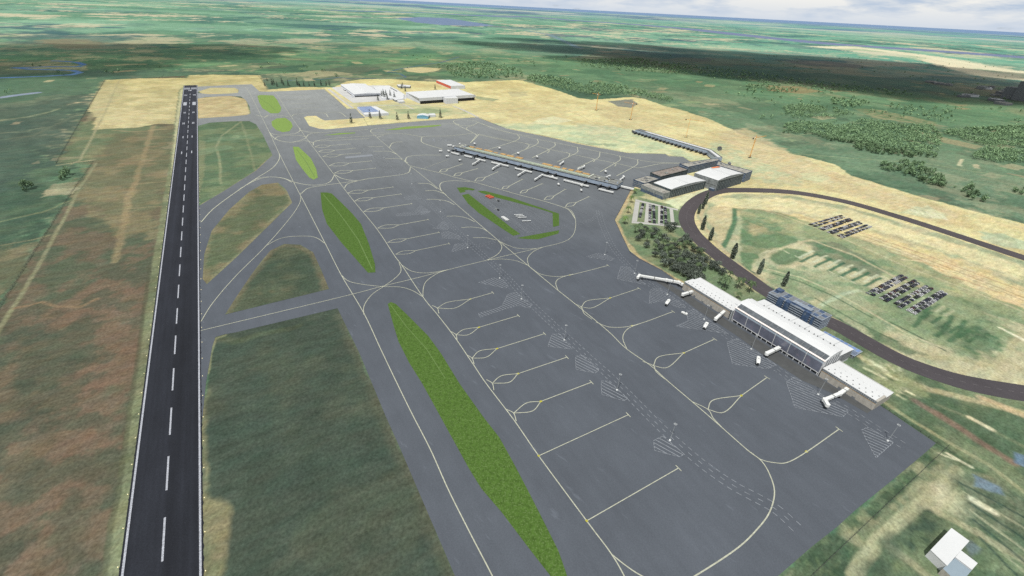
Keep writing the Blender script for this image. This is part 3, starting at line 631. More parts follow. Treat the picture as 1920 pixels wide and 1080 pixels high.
# the pavement outline runs down the runway side; inner grass plots lie on it as sheets of their own
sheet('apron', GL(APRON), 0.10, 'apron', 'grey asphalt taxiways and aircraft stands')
PLOTD = [(388,533),(380,523),(383,477),(397,433),(430,393),(467,360),(491,346.5),(521,342.5),(534,353),(539,360),(548,380),(500,427),(443,483)]
PLOTE = [(422,590),(443,557),(470,517),(490,490),(507,470),(533,457.5),(563,459),(587,473),(601,503),(617,542)]
def plot(pts, z, name, label):
    """an unmown grass plot: a sheet carrying the colours of the land beneath it"""
    P = GL(pts); xs = [p.x for p in P]; ys = [p.y for p in P]
    import bmesh
    bm = bmesh.new(); st = 3.0
    nx = int((max(xs) - min(xs)) / st) + 2; ny = int((max(ys) - min(ys)) / st) + 2
    f = bm.faces.new([bm.verts.new((p.x, p.y, z)) for p in P])
    for i in range(nx):
        bmesh.ops.bisect_plane(bm, geom=bm.verts[:] + bm.edges[:] + bm.faces[:], plane_co=(min(xs) + i * st * 2, 0, 0), plane_no=(1, 0, 0))
    for i in range(ny):
        bmesh.ops.bisect_plane(bm, geom=bm.verts[:] + bm.edges[:] + bm.faces[:], plane_co=(0, min(ys) + i * st * 2, 0), plane_no=(0, 1, 0))
    bmesh.ops.triangulate(bm, faces=bm.faces[:])
    me = bpy.data.meshes.new(name); bm.to_mesh(me); bm.free()
    nv = len(me.vertices); co = np.zeros(nv * 3, np.float32); me.vertices.foreach_get('co', co); co = co.reshape(-1, 3)
    r = np.hypot(co[:, 0], co[:, 1]); a = np.arctan2(co[:, 0], co[:, 1])
    fi = np.interp(r, rr, np.arange(NR)); fj = (a - aa[0]) / (aa[1] - aa[0])
    i0 = np.clip(fi.astype(int), 0, NR - 2); j0 = np.clip(fj.astype(int), 0, NA - 2); ti = (fi - i0)[:, None]; tj = (fj - j0)[:, None]
    cc = cols.reshape(NR, NA, 3)
    c = (cc[i0, j0] * (1 - tj) + cc[i0, j0 + 1] * tj) * (1 - ti) + (cc[i0 + 1, j0] * (1 - tj) + cc[i0 + 1, j0 + 1] * tj) * ti
    at = me.color_attributes.new('land', 'FLOAT_COLOR', 'POINT')
    at.data.foreach_set('color', np.concatenate([c, np.ones((nv, 1))], 1).astype(np.float32).ravel())
    me.materials.append(bpy.data.materials['land_cover'])
    tag(link(name, me), label, None, None, 'structure')
plot(PLOTD, .2, 'grass_plot', 'rough grass between the two angled runway exits')
plot(PLOTE, .2, 'grass_plot', 'rough grass triangle between the exit and the cross taxiway')
ISL = {
 'F1': [(482.5,180),(488,178),(512.5,179),(520,188),(527.5,202),(526,209),(522,212.5),(507.5,212.5),(492,203),(486,192)],
 'F2': [(509,228),(519,222),(535,221),(546,229),(549,237),(543,246),(530,248),(518,244),(510,236)],
 'F3': [(549,275),(560,275.5),(583,297),(593,317),(596,333),(588,337),(580,333),(567,317),(555,300)],
 'F4': [(601,361),(613,361),(622,363),(640,380),(660,400),(677,420),(692,458),(703,495),(704,511),(690,511.5),(664,482),(640,455),(613,420),(604,393)],
 'F5': [(727,570),(733,566.5),(742,570),(763,590),(785,612),(803,630),(827,663),(862,720),(907,783),(936,820),(960,863),(990,920),(1017,973),(1047,1033),(1060,1070),(1085,1150),(1060,1150),(1032,1080),(993,1030),(940,960),(903,917),(880,880),(847,820),(792,720),(767,680),(747,640),(737,607)],
 'g1': [(606,254),(637.5,249.5),(666,248.5),(666,250),(630,252.8)],
 'g2': [(720,244),(762,237.5),(827.5,234),(827,235.5),(812,237.8),(745,243.5)],
 'c1': [(856.6,352),(872,351),(891.5,354.8),(887,357.5),(878.5,356),(871,357.5),(873.5,359.7),(863,362)],
 'c2': [(895,358),(909,358),(959,371),(1019.5,391.4),(1048,400.7),(1048.5,423),(1037,425.9),(1036,399.6),(1008.6,391),(959,377.7),(926.6,369.5),(902.5,362)],
 'c3': [(866,365.7),(878.4,363.5),(891.6,374),(907,386),(922,398),(943,414.4),(958,426.4),(975.8,439),(962.7,442.3),(943,429.7),(915.6,411),(897,399),(877.3,381.6)],
 'c4': [(969,446.6),(981,444),(1048.5,431.9),(1047,438),(1008.6,448.8),(986.7,448.3)]}
for k, p in ISL.items():
    sheet('grass_island', GL(p), .22, 'turf' if k in ('F4', 'F5') or k[0] == 'c' else 'turf_far', 'bright green mown turf island between taxiways')

sm = MB()
def seam(p, w_): 
    P = GL(p)
    for i in range(len(P) - 1): sm.face([(*(P[i] + Vector((-w_, 0))), .25), (*(P[i] + Vector((w_, 0))), .25), (*(P[i + 1] + Vector((w_, 0))), .25), (*(P[i + 1] + Vector((-w_, 0))), .25)], 'turf_seam')
seam([(606,364),(640,405),(672,450),(698,505)], .7); seam([(731,570),(760,610),(800,655),(835,710)], .45); seam([(556,280),(575,305),(590,332)], .9); seam([(487,184),(505,196),(518,209)], .9)
sm.build('grass_strip')['kind'] = 'structure'
# runway, with its markings
def Gd(s, t):
    """runway frame: s metres along the axis, t metres to the right of the centre line"""
    return RO + RU * s + RV * t
RO = (G(228, 1080) + G(377, 1080)) / 2; R1 = (G(345, 160) + G(370, 160)) / 2
RU = (R1 - RO).normalized(); RV = Vector((RU.y, -RU.x)); RL = (R1 - RO).length
def rs(y):   # distance along axis read on the photograph's row y
    return min((abs(-1 * y + 0) + 0, 0) for _ in [0])[1]
def row_s(y):
    lo, hi = -200.0, 2600.0
    for _ in range(50):
        mid = (lo + hi) / 2; p = Gd(mid, 0); dz = -CAM_H
        c_ = p.y * cT - dz * sT; b_ = p.y * sT + dz * cT; a_ = FPX * p.x / c_; b_ = FPX * b_ / c_
        Y = 540 - (-a_ * sR + b_ * cR)
        if Y > y: lo = mid
        else: hi = mid
    return lo
W2 = 22.6
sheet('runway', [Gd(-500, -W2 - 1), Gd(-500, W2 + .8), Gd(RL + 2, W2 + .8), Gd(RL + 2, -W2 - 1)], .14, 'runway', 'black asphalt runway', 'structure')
teeth = MB()
for i in range(150):
    for sg in (-1, 1):
        s_ = -40 + i * 9.2 + rnd.uniform(-.6, .6); w_ = rnd.uniform(.3, 1.3)
        teeth.poly([Gd(s_, sg * (W2 + .7)), Gd(s_ + 3, sg * (W2 + .7 + w_ * .6)), Gd(s_ + 6.5, sg * (W2 + .7))], .15, 'runway')
teeth.build('runway_shoulder_surface')['kind'] = 'structure'
mk = MB()
def rect(mb, s0, s1, t0, t1, m, z=.18): mb.poly([Gd(s0, t0), Gd(s0, t1), Gd(s1, t1), Gd(s1, t0)], z, m)
rect(mk, -500, RL, -W2 + .3, -W2 + 1.7, 'paint_runway'); rect(mk, -500, RL, W2 - 1.6, W2 - .2, 'paint_runway')
s_a = row_s(1053); per = 59.6
k = -4
while True:
    a0 = s_a + k * per; k += 1
    if a0 > row_s(175): break
    rect(mk, a0, a0 + 35, -.65, .65, 'paint_runway')
st_ = row_s(166)
for i in range(6):
    for sg in (-1, 1): rect(mk, st_ - 22, st_ + 22, sg * (3 + i * 3.1) - .9, sg * (3 + i * 3.1) + .9, 'paint_runway')
for sg in (-1, 1):
    rect(mk, row_s(197.3), row_s(191.5), sg * 8 - 0, sg * 17.5, 'paint_runway')
    for y, wd in ((178.3, 3), (211, 2), (231, 2), (256.7, 1), (285.7, 1)):
        for q in range(wd): rect(mk, row_s(y) - 11, row_s(y) + 11, sg * (9 + q * 3.2), sg * (9 + q * 3.2 + 1.9), 'paint_runway')
rect(mk, row_s(170.5), row_s(168.5), -6, -3.5, 'paint_runway'); rect(mk, row_s(170.5), row_s(168.5), -2, 3.5, 'paint_runway')
tag(mk.build('runway_markings'), 'white painted runway stripes', None, None, 'structure')

sheet('terminal_forecourt_pavement', GL([(1228,518),(1283,549),(1370,605),(1533,707),(1634,769),(1626,775),(1560,737),(1505,714),(1440,672),(1388,634),(1303,578),(1262,548),(1222,523)]), .17, mat('forecourt', C(90,92,93), .9, .14, .12), 'darker oil stained strip in front of the terminal')
# painted lines
def smooth(P, n=6):
    out = []
    for i in range(len(P) - 1):
        p0 = P[i - 1] if i else P[i] * 2 - P[i + 1]; p1, p2 = P[i], P[i + 1]; p3 = P[i + 2] if i + 2 < len(P) else P[i + 1] * 2 - P[i]
        for k in range(n):
            t = k / n
            out.append(.5 * ((2 * p1) + (-p0 + p2) * t + (2 * p0 - 5 * p1 + 4 * p2 - p3) * t * t + (-p0 + 3 * p1 - 3 * p2 + p3) * t ** 3))
    out.append(P[-1]); return out
RN = [0]
def ribbon(mb, P, w, z, m, off=0.0):
    RN[0] += 1; z = z + (RN[0] % 17) * .0045
    n_ = len(P); L_ = []; R_ = []
    for i in range(n_):
        d = (P[min(i + 1, n_ - 1)] - P[max(i - 1, 0)])
        if d.length < 1e-6: d = Vector((1, 0))
        d.normalize(); q = Vector((d.y, -d.x))
        L_.append(P[i] + q * (off - w / 2)); R_.append(P[i] + q * (off + w / 2))
    for i in range(n_ - 1): mb.face([(*L_[i], z), (*R_[i], z), (*R_[i + 1], z), (*L_[i + 1], z)], m)
def resample(P, step):
    out = [P[0]]; acc = 0
    for i in range(len(P) - 1):
        seg = (P[i + 1] - P[i]).length; t = step - acc
        while t < seg: out.append(P[i].lerp(P[i + 1], t / seg)); t += step
        acc = seg - (t - step)
    return out
def dashes(mb, P, w, z, m, on, offl, off=0.0, jit=0.0):
    Q = resample(P, 1.0); i = 0
    while i + on < len(Q):
        o_ = off + (rnd.uniform(-jit, jit) if jit else 0)
        ribbon(mb, Q[i:i + on + 1], w, z, m, o_); i += on + offl
tx = MB()
ZL = .27
def wf(pts, w):
    y = sum(p[1] for p in pts) / len(pts); return w * (1.15 + 1.9 * min(1, max(0, (480 - y) / 210)))
def T(pts, w=.75, m='paint_yellow', n=6): ribbon(tx, smooth(GL(pts), n), wf(pts, w), ZL, m)
T([(940,1120),(923,1080),(880,997),(840,917),(807,843),(773,777),(745,720),(713,653),(682,587),(640,516),(610,457),(567,373),(560,360),(523,287),(505,248),(487,212),(467,173),(457,163),(440,161),(400,163),(372,165.5)])
T([(500,165),(518,177),(540,210),(573,257),(623,323),(640,347),(665,379),(707,430),(740,480),(753,497),(793,557),(820,590),(853,633),(887,683),(912,720),(963,787),(1010,855),(1100,977),(1147,1040),(1175,1090),(1190,1130)])
T([(1147,1040),(1175,1062),(1203,1080),(1260,1108)])
T([(695,247.5),(730,277.5),(770,312.5),(780,320),(827.5,358),(830,361),(883,407),(933,450),(990,498),(1043,542),(1087,577),(1140,621),(1173,653),(1220,686),(1250,713),(1297,753),(1340,790),(1400,843),(1427,864),(1443,890),(1452,923),(1443,960),(1420,992),(1380,1030),(1300,1082),(1230,1120)], .85)
for p in ([(377,620),(640,557),(717,537),(787,520),(840,506),(913,488),(960,477),(1007,466),(1053,455),(1072,444),(1079,427),(1078,408),(1070,394),(1057,388)],
 [(640,516),(653,527),(677,533),(717,537.5),(750,538.5),(773,545),(793,557)],
 [(682,590),(683,573),(697,553),(720,537),(743,520),(752,507),(748,492)],
 [(753,497),(773,509),(803,512),(840,506)], [(793,557),(794,540),(800,527),(820,513),(840,506)],
 [(913,488),(940,486),(967,489),(990,498)], [(913,488),(933,477),(941,463),(933,450)],
 [(937,453),(957,462),(980,467),(1007,466)], [(992,500),(989,485),(1000,472),(1017,464)],
 [(377,603),(400,567),(443,517),(500,460),(547,405),(563,378),(563,362)], [(497,462),(527,447),(560,443),(590,445),(610,457)],
 [(377,417),(400,392),(440,362),(480,335),(510,316),(523,300),(524,288)], [(450,354),(480,338),(507,332),(533,335),(547,342)],
 [(440,362),(480,336),(505,332),(530,334),(555,342.5),(580,347),(605,346),(620,340),(627,328)],
 [(626,327),(642.5,335),(667.5,339),(692.5,335),(760,326),(770,314)], [(565,363),(580,352.5),(620,346),(667.5,339.5),(692.5,335)],
 [(646,352.5),(652,345),(670,339.5)], [(505,248),(512,257),(525,264),(547,267),(572,264),(587,268)],
 [(515,262),(520,257),(537,254),(562,254.5),(574,257.5),(567,262),(547,267)], [(506,250),(522,253),(550,251),(562,246),(562,240)],
 [(480,216),(495,219),(505,216),(530,217),(545,220)], [(495,221),(503,217)], [(547,218),(557,214),(605,212),(616,220)], [(605,211.5),(635,210.5),(649,219)],
 [(530,180),(575,179)],[(532,187),(582,185.5)],[(537.5,195),(590,194)],[(542.5,205),(600,201)],
 [(770,311),(795,317.5),(827.5,325),(852.5,332.5),(892.5,342.5),(940,356),(975,366),(1020,377.5),(1059,390),(1070,397.5),(1078,410)],
 [(837,367),(826,355),(827.5,343),(850,339),(882,341)],
 [(837.5,405.5),(857,405.5),(875,409),(890,416)],[(865,427),(885,426),(905,429),(914,434)],[(887,446),(910,446),(930,450)],[(800,374),(815,374),(837,377),(852,384)],[(797,358),(815,357.5),(832,363)],
 [(900,231),(940,244),(970,252.5),(1007,261),(1040,267.5),(1082,276),(1125,285),(1162,292.5),(1195,299.5),(1225,304),(1275,306)],
 [(895,251),(950,262.5),(985,269),(1025,279),(1062.5,287),(1110,297.5),(1150,305.5),(1185,313),(1200,314.5),(1240,307),(1275,306.5)],
 [(970,253),(974,258),(967,264),(940,273),(895,287)],[(1007,261),(1009,267.5),(1000,274),(967.5,287.5),(945,297)],[(1040,267.5),(1040,274),(1022.5,284),(997.5,296)],
 [(1082,276),(1083,285),(1070,292.5),(1044,304)],[(1125,285),(1122.5,295),(1107.5,303),(1082.5,315)],[(1162,292.5),(1162.5,300),(1150,308),(1125,322.5)],[(1195,299.5),(1195,308),(1180,317.5),(1156,330)],
 [(985,269),(992,273),(985,280)],[(1025,279),(1030,283),(1026,287)],[(1062,286),(1068,289),(1066,294)],[(1110,297),(1115,301),(1112,304)],[(1150,305),(1155,309),(1152,312)],
 [(897.5,229),(885,226),(862,224.5),(850,228),(862,235),(885,235),(897.5,229)],[(890,234),(876,239),(876,243),(890,251)],
 [(695,247.5),(697.5,243),(715,240),(780,236),(850,232),(862,235)],[(852.5,232.5),(890,251),(891,257),(882,268)],[(897.5,230),(930,243),(960,250),(1000,256)],
 [(890,251),(925,259),(955,265)],[(882,268),(891,260),(898,252)],[(830,280),(795,269),(790,262),(797,256),(842,255),(887,250)],[(697.5,249),(755,251),(792,257)],
 [(587,273),(592,265),(630,259),(692,255),(730,251)],[(575,257),(580,252),(600,249),(690,243)],[(562,244),(580,248),(600,249)],[(590,264),(615,264),(692,260)],
 [(730,277),(737,268),(755,266)],[(760,303),(765,294),(792,291),(827,291)],[(707,258),(712,256),(720,254)],[(690,275.5),(718,275)],[(700,284),(730,284),(745,290)],[(722,298),(750,298),(765,306)],[(784,344),(805,345),(820,354)],
 [(1077,570),(1090,576),(1095,588),(1110,599)],[(1205,678),(1225,686),(1230,697),(1246,711)],[(1297,753),(1327,768),(1337,784),(1352,800)],
 [(990,498),(1010,512.5),(1032,518),(1057,518),(1090,511),(1140,498)],[(1046,544),(1042,532),(1046,524),(1060,518),(1075,514)],
 [(1117,604),(1140,613),(1165,614),(1185,611),(1212,603),(1262,584.5)],[(1175,654),(1168,637),(1170,625),(1180,615),(1200,607)],
 [(1407,848),(1427,862),(1453,868),(1477,867),(1513,847),(1573,805)]):
    T(p, .7)
def stand(p0, via1, via2, j, e, tb=True, w=.7, tail=None, hot=True):
    T([p0, via1, j], w); T([p0, via2, j], w); ribbon(tx, GL([j, e]), wf([j, e], w), ZL, 'paint_yellow')
    E_, J_ = G(*e), G(*j); d = (E_ - J_).normalized(); q = Vector((d.y, -d.x))
    if tb: ribbon(tx, [E_ - q * 3.2, E_ + q * 3.2], .8, ZL + .02, 'paint_yellow')
    if hot: ribbon(tx, [J_ - d * 1.3, J_ + d * 1.3], 2.2, ZL + .03, 'paint_bright')
    if tail: T(tail, w)
def loop(p0, j, e, b=.16, **k):
    p, q = Vector(p0), Vector(j); mid = (p + q) / 2; d = q - p; nrm = Vector((-d.y, d.x)) * b * .55
    s = d * .12
    stand(p0, tuple(mid - nrm - s), tuple(mid + nrm * 1.0 + s), j, e, **k)
stand((820,578),(840,567),(853,578),(882,561),(924,549), tail=[(810,573),(820,578),(823,588)])
stand((855,628),(870,618),(878,628),(898,614),(972,592), tail=[(846,622),(855,628),(857,638)])
stand((885,672),(900,658),(912,670),(932,654),(1021,626), tail=[(876,666),(885,672),(889,683)])
stand((923,719),(940,705),(955,717),(971,701),(1063,670), tail=[(912,712),(923,719),(926,732)])
stand((963,775),(987,756),(998,771),(1014,753),(1109,717), tail=[(950,768),(963,775),(968,790)])
stand((1090,576),(1102,564),(1112,577),(1144,559),(1198,541))
stand((1225,686),(1236,669),(1252,689),(1282,662),(1340,636))
stand((1327,768),(1338,750),(1358,773),(1390,742),(1438,708))
for a_, b_ in (((1010,855),(1178,778)),((1100,977),(1272,878))):
    ribbon(tx, GL([a_, b_]), .7, ZL, 'paint_yellow'); A_, B_ = G(*a_), G(*b_); d = (B_ - A_).normalized(); q = Vector((d.y, -d.x))
    ribbon(tx, [B_ - q * 3.2, B_ + q * 3.2], .8, ZL + .02, 'paint_yellow'); ribbon(tx, [A_ - d * .9, A_ + d * .9], 1.8, ZL + .03, 'paint_bright')
for e in ((1140,498),(1262,584.5),(1573,805)):
    B_ = G(*e); d = ang(31); q = Vector((d.y, -d.x)); ribbon(tx, [B_ - q * 3.2, B_ + q * 3.2], .8, ZL + .02, 'paint_yellow')
for e in ((1185,611),(1512,847),(1068,516)):
    B_ = G(*e); d = ang(31); ribbon(tx, [B_ - d * 1.3, B_ + d * 1.3], 2.0, ZL + .03, 'paint_bright')
for p0, j, e in (((682,397),(720,390),(772,382)),((665,377),(700,371),(752,364)),((708,428),(748,422),(803,412)),((727,455),(763,448),(823,436)),((742,477),(780,470),(842,457)),
    ((590,276),(620,273),(657,270)),((597,285),(628,282),(666,278)),((605,294),(640,290),(676,287)),((617,311),(655,306),(696,302)),((627,325),(662,320),(704,315.5)),((652,362.5),(690,357),(737,351))):
    loop(p0, j, e, .16, hot=False)
for p0, j, e in (((824,322.5),(840,317),(867,307.5)),((851,330),(867,324),(896,316)),((890,340),(910,332.5),(934,322)),((941,354),(955,349),(980,336)),((975,362.5),(990,356),(1017,344.5)),((1020,375),(1039,367.5),(1060,355)),((1060,387.5),(1080,380),(1104,369))):
    loop(p0, j, e, .3, hot=False)
ribbon(tx, GL([(790,317.5),(841,299)]), .7, ZL, 'paint_yellow')
tag(tx.build('taxiway_markings'), 'pale yellow taxi lines and stand loops', None, None, 'structure')
# service roads in white dashes, hatched areas
sv = MB(); ZS = .24
def service(pts, w=9.5, m='paint_faint', on=4, of=3, edge=True, centre=True, lw=.62):
    P = smooth(GL(pts), 8)
    for o_ in (-w / 2, w / 2): dashes(sv, P, lw, ZS, m, on, of, o_, .12)
    if centre: dashes(sv, P, lw, ZS, m, on, of + 3, 0, .12)
service([(682,267),(700,284),(735,318),(767,347),(790,366),(837,413),(877,453),(920,492),(953,523),(993,567),(1057,627),(1100,667),(1140,703),(1180,742),(1227,790),(1267,828),(1320,873),(1377,912),(1450,952),(1496,992)])
service([(1122,395),(1129,420),(1142,450),(1155,472),(1178,498),(1213,530),(1262,556),(1303,588),(1344,617),(1388,647),(1432,676),(1470,702),(1505,731),(1565,757),(1597,774),(1640,802),(1697,838)])
service([(1107,414),(1050,427),(975,442),(892,462)], 8, on=3, of=3)
service([(800,376),(867,364),(895,355),(937,320)], 8, on=3, of=3, centre=False); service([(885,360),(920,385),(995,437)], 7, on=5, of=2)
service([(755,266),(790,300),(815,315)], 8); service([(1107,414),(1120,403),(1122,395)], 6)
ST_D = ang(-36)
def hatch(pts, gap=3.9, w=.85, m='paint_faint'):
    P = GL(pts); n_ = Vector((-ST_D.y, ST_D.x)); vs = [p.dot(n_) for p in P]; v = min(vs) + gap
    while v < max(vs):
        xs = []
        for i in range(len(P)):
            a, b = P[i], P[(i + 1) % len(P)]; va, vb = a.dot(n_), b.dot(n_)
            if (va > v) != (vb > v): t = (v - va) / (vb - va); q = a.lerp(b, t); xs.append(q.dot(ST_D))
        xs.sort()
        for i in range(0, len(xs) - 1, 2):
            if xs[i + 1] - xs[i] > 1.5: ribbon(sv, [ST_D * xs[i] + n_ * v, ST_D * xs[i + 1] + n_ * v], w, ZS + .01, m)
        v += gap
    dashes(sv, resample(P + [P[0]], 1.0) + [P[0]], .6, ZS + .03, m, 3, 1, 0, .2)
for h_ in ([(897,530),(927,521),(943,525),(953,537),(948,541)],[(952,552),(968,548),(997,572),(993,578),(970,573),(940,582),(900,595),(897,588),(933,578),(942,573)],
  [(1035,627),(1050,627),(1073,655),(1027,650)],[(1079,668),(1095,667),(1123,693),(1117,700),(1080,693)],[(1127,715),(1140,715),(1177,747),(1170,752),(1128,740)],[(1225,827),(1243,818),(1283,852),(1275,857),(1227,845)],
  [(828,437),(840,434),(863,443),(862,449),(830,447)],[(853,458),(877,457),(878,465),(847,473)],[(820,425),(830,415),(842,427),(840,431),(810,429)],[(778,396),(788,385),(807,397),(795,401)],
  [(1099,482),(1120,475),(1135,477),(1152,485),(1146,489)],[(1164,500),(1180,501),(1210,534),(1157,524)],[(1219,544),(1237,540),(1287,576),(1272,577),(1237,565),(1217,570)],[(1287,585),(1302,580),(1365,626),(1267,612),(1290,602)],
  [(1363,642),(1382,635),(1456,685),(1437,692),(1373,683)],[(1474,716),(1490,707),(1591,772),(1580,782),(1490,764)],[(1615,807),(1627,801),(1675,830),(1642,859)],[(742,402),(760,398),(808,396),(800,402),(745,406)],[(757,370),(775,365),(790,374),(762,376)]):
    hatch(h_)
# faint stand numbers and old paint north west of the pier, equipment bays inside the triangular island
for _ in range(150):
    x = rnd.uniform(655, 760); y = 268 + (x - 655) * rnd.uniform(.35, .85)
    if y < 345: ribbon(sv, [G(x, y), G(x, y) + ang(rnd.choice([31, -59, -36])) * rnd.uniform(3, 12)], .6, ZS, 'paint_faint')
for _ in range(70):
    x = rnd.uniform(590, 640); y = 168 + (x - 600) * .8 + rnd.uniform(0, 10)
    if 168 < y < 203: ribbon(sv, [G(x, y), G(x, y) + ang(rnd.choice([31, -59])) * rnd.uniform(6, 20)], .8, ZS, 'paint_faint')
for _ in range(60):
    x = rnd.uniform(800, 860); ribbon(sv, [G(x, 262 + rnd.uniform(-3, 4)), G(x, 262 + rnd.uniform(-3, 4)) + ang(rnd.choice([20, -59])) * rnd.uniform(3, 9)], .6, ZS, 'paint_faint')
sv.poly(GL([(647,294),(697,289.5),(700,292.5),(648,297.5)]), ZS + .02, 'paint_faint')
BAY = GL([(893,364),(922,371),(960,379),(1034,400),(1034,424),(1000,433),(985,438),(930,396)])
B2 = GL([(878,364),(892,366),(990,437),(978,439)])
bd, bn = ang(-59), ang(31)
def bays(P, rows, w=.5, ln=4.2):
    for reg in (P,):
        us = [p.dot(bd) for p in reg]; vs_ = [p.dot(bn) for p in reg]; v = min(vs_); r_ = 0
        while v < max(vs_):
            u = min(us)
            while u < max(us):
                q = bd * u + bn * v
                if inside(np.array([q.x]), np.array([q.y]), [tuple(p) for p in reg])[0]:
                    ribbon(sv, [q, q + ang(31 + (28 if r_ % 2 else -28)) * ln], w, ZS + .02, 'paint_faint')
                u += 3.4
            v += rows; r_ += 1
bays(BAY, 6.5); bays(B2, 7)
for i in range(6):   # paired faint lines across the stands south of the pier
    a = (870 + i * 45, 335 + i * 13); ribbon(sv, [G(*a), G(a[0] + 45, a[1] + 13)], .4, ZS, 'paint_faint')
for x, y in ((880,345),(935,325),(985,340),(1035,352),(1075,362),(1105,372)):
    for k in range(3): ribbon(sv, [G(x + 6*k, y - 2*k), G(x + 6*k + 16, y - 2*k + 5)], .4, ZS, 'paint_faint')
for x, y in ((930,268),(965,278),(1000,288),(1040,297),(1080,305),(1120,313)):
    for k in range(3): ribbon(sv, [G(x + 5*k, y - 1.5*k), G(x + 5*k + 14, y - 1.5*k + 3.5)], .4, ZS, 'paint_faint')
tag(sv.build('apron_markings'), 'thin white service road dashes and hatched boxes', None, None, 'structure')

# roads
ROADC = [(2300,600),(2100,540),(1925,485),(1780,437),(1680,405),(1580,377),(1480,360),(1380,356.5),(1340,360),(1313,372),(1293,390),(1287,410),(1297,433),(1320,457),(1347,480),(1397,517),(1440,548),(1500,580),(1570,611),(1615,636),(1665,664),(1715,687),(1790,712),(1852,726),(1925,738),(2100,765),(2400,800)]
rd = MB(); RC = resample(smooth(GL(ROADC), 10), 6.0)
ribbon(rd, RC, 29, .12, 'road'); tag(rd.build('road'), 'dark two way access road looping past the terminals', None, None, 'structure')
M['paint_road'] = mat('paint_road', C(124, 120, 122), .8, .2, .3)
rk = MB(); dashes(rk, smooth(GL(ROADC), 10), .45, .16, 'paint_road', 5, 6); tag(rk.build('road_markings'), None, None, None, 'structure')
# paved car park lanes
LOT1 = [(1191.5,374.5),(1271,393),(1277,427),(1184,419)]
def lerp2(a, b, t): return (a[0] + (b[0] - a[0]) * t, a[1] + (b[1] - a[1]) * t)
cp = MB()
def lq(u, v): return G(*lerp2(lerp2(LOT1[0], LOT1[1], u), lerp2(LOT1[3], LOT1[2], u), v))
for u0, u1 in ((0, .105), (.255, .345), (.535, .63), (.80, .88)): cp.poly([lq(u0, .06), lq(u1, .06), lq(u1, .90), lq(u0, .90)], .12, 'pale_pave')
cp.poly([lq(0, -.02), lq(1.0, -.02), lq(1.0, .055), lq(0, .055)], .12, 'pale_pave'); cp.poly([lq(0, .905), lq(1.0, .905), lq(1.0, .985), lq(0, .985)], .12, 'pale_pave')
tag(cp.build('car_park_pavement'), 'pale concrete lanes of the small car park', None, None, 'structure')
pd = MB(); pd.poly(GL([(621.5,164),(631,163),(700,160),(729,160),(745,168),(761,178),(762,186),(735,187),(708,190),(662,193),(640,178)]), .12, 'pad_white')
pd.build('hangar_yard_pavement')['kind'] = 'structure'
pw = MB()
for p, w_ in (([(616,167),(640,187),(662,203)], 9), ([(850,199),(872,208),(897,220.5)], 9), ([(662,199),(720,198),(800,197),(850,197)], 6), ([(740,190),(760,197),(775,205)], 5), ([(621,170),(660,196)], 3)):
    ribbon(pw, smooth(GL(p), 4), w_, .16, 'pale_pave')
pw.build('service_path')['kind'] = 'structure'
# ------------------------------------------------------------------ buildings
class Fr:
    def __init__(s, o, deg): s.o = Vector((o[0], o[1])); s.U = ang(deg); s.V = ang(deg + 90); s.a = R(deg)
    def p(s, u, v): return s.o + s.U * u + s.V * v
    def q(s, u, v, z): a = s.p(u, v); return (a.x, a.y, z)
    def rect(s, u0, u1, v0, v1): return [s.p(u0, v0), s.p(u1, v0), s.p(u1, v1), s.p(u0, v1)]
    def box(s, mb, u0, u1, v0, v1, z0, z1, m, top=None): mb.prism(s.rect(u0, u1, v0, v1), z0, z1, m, top or m, z0 > .2)
    def loft(s, mb, prof, u0, u1, mats, endm=None):
        """extrude a (v, z) profile along u; mats one per strip"""
        for i in range(len(prof) - 1):
            (v0, z0), (v1, z1) = prof[i], prof[i + 1]; m = mats[i] if isinstance(mats, (list, tuple)) else mats
            mb.face([s.q(u0, v0, z0), s.q(u1, v0, z0), s.q(u1, v1, z1), s.q(u0, v1, z1)], m)
        if endm:
            mb.face([s.q(u1, v, z) for v, z in prof], endm); mb.face([s.q(u0, v, z) for v, z in prof][::-1], endm)
def root(name, at, label, cat, group=None): return empty(name, (at.x, at.y, 0), 0, label, cat, group)
def part(b, name, parent, rt=None):
    b.at(rt or parent); return b.build(name, parent)

# --- new passenger terminal
TF = Fr(G(1533, 705), -59.2)
tr = root('terminal_building', TF.p(-56, 25), 'long white passenger terminal with curved hall roof, dark glass front and lower wings', 'terminal')
UL = -111.8
b = MB()   # hall walls
TF.box(b, UL + .6, -.6, 2.6, 58.4, 0, 3.8, 'dark_grey', 'dark_grey')
endp = [(0.4, 3.8), (-.8, 17.6), (.2, 20.6), (1.4, 21.6), (5, 23.6), (11, 25.6), (18, 26.6), (25, 26.2), (29.5, 25), (29.5, 17.2), (59, 15.6), (59, 3.8)]
for u, s_ in ((-.3, 1), (UL + .3, -1)):
    f = [TF.q(u, v, z - .25) for v, z in endp]; b.face(f if s_ > 0 else f[::-1], 'white_wall')
    f = [TF.q(u, 2.6, 0), TF.q(u, 59, 0), TF.q(u, 59, 3.9), TF.q(u, 2.6, 3.9)]; b.face(f if s_ > 0 else f[::-1], 'white_wall')
b.face([TF.q(UL, 58.8, 0), TF.q(-.3, 58.8, 0), TF.q(-.3, 58.8, 15.6), TF.q(UL, 58.8, 15.6)][::-1], 'white_wall')
for k in range(9): TF.box(b, -.3, .25, 32 + k * 3, 32.6 + k * 3, 4, 15.6, 'grey')
for k in range(5): TF.box(b, -.3, .3, 6 + k * 5, 6.5 + k * 5, 4, 20 + k * .6, 'grey')
part(b, 'hall_wall', tr)
b = MB()
TF.loft(b, [(0.35, 3.8), (-.8, 17.0)], UL, 0, 'glass_front'); TF.loft(b, [(-.8, 17.0), (-.2, 20.0)], UL, 0, 'glass_head')
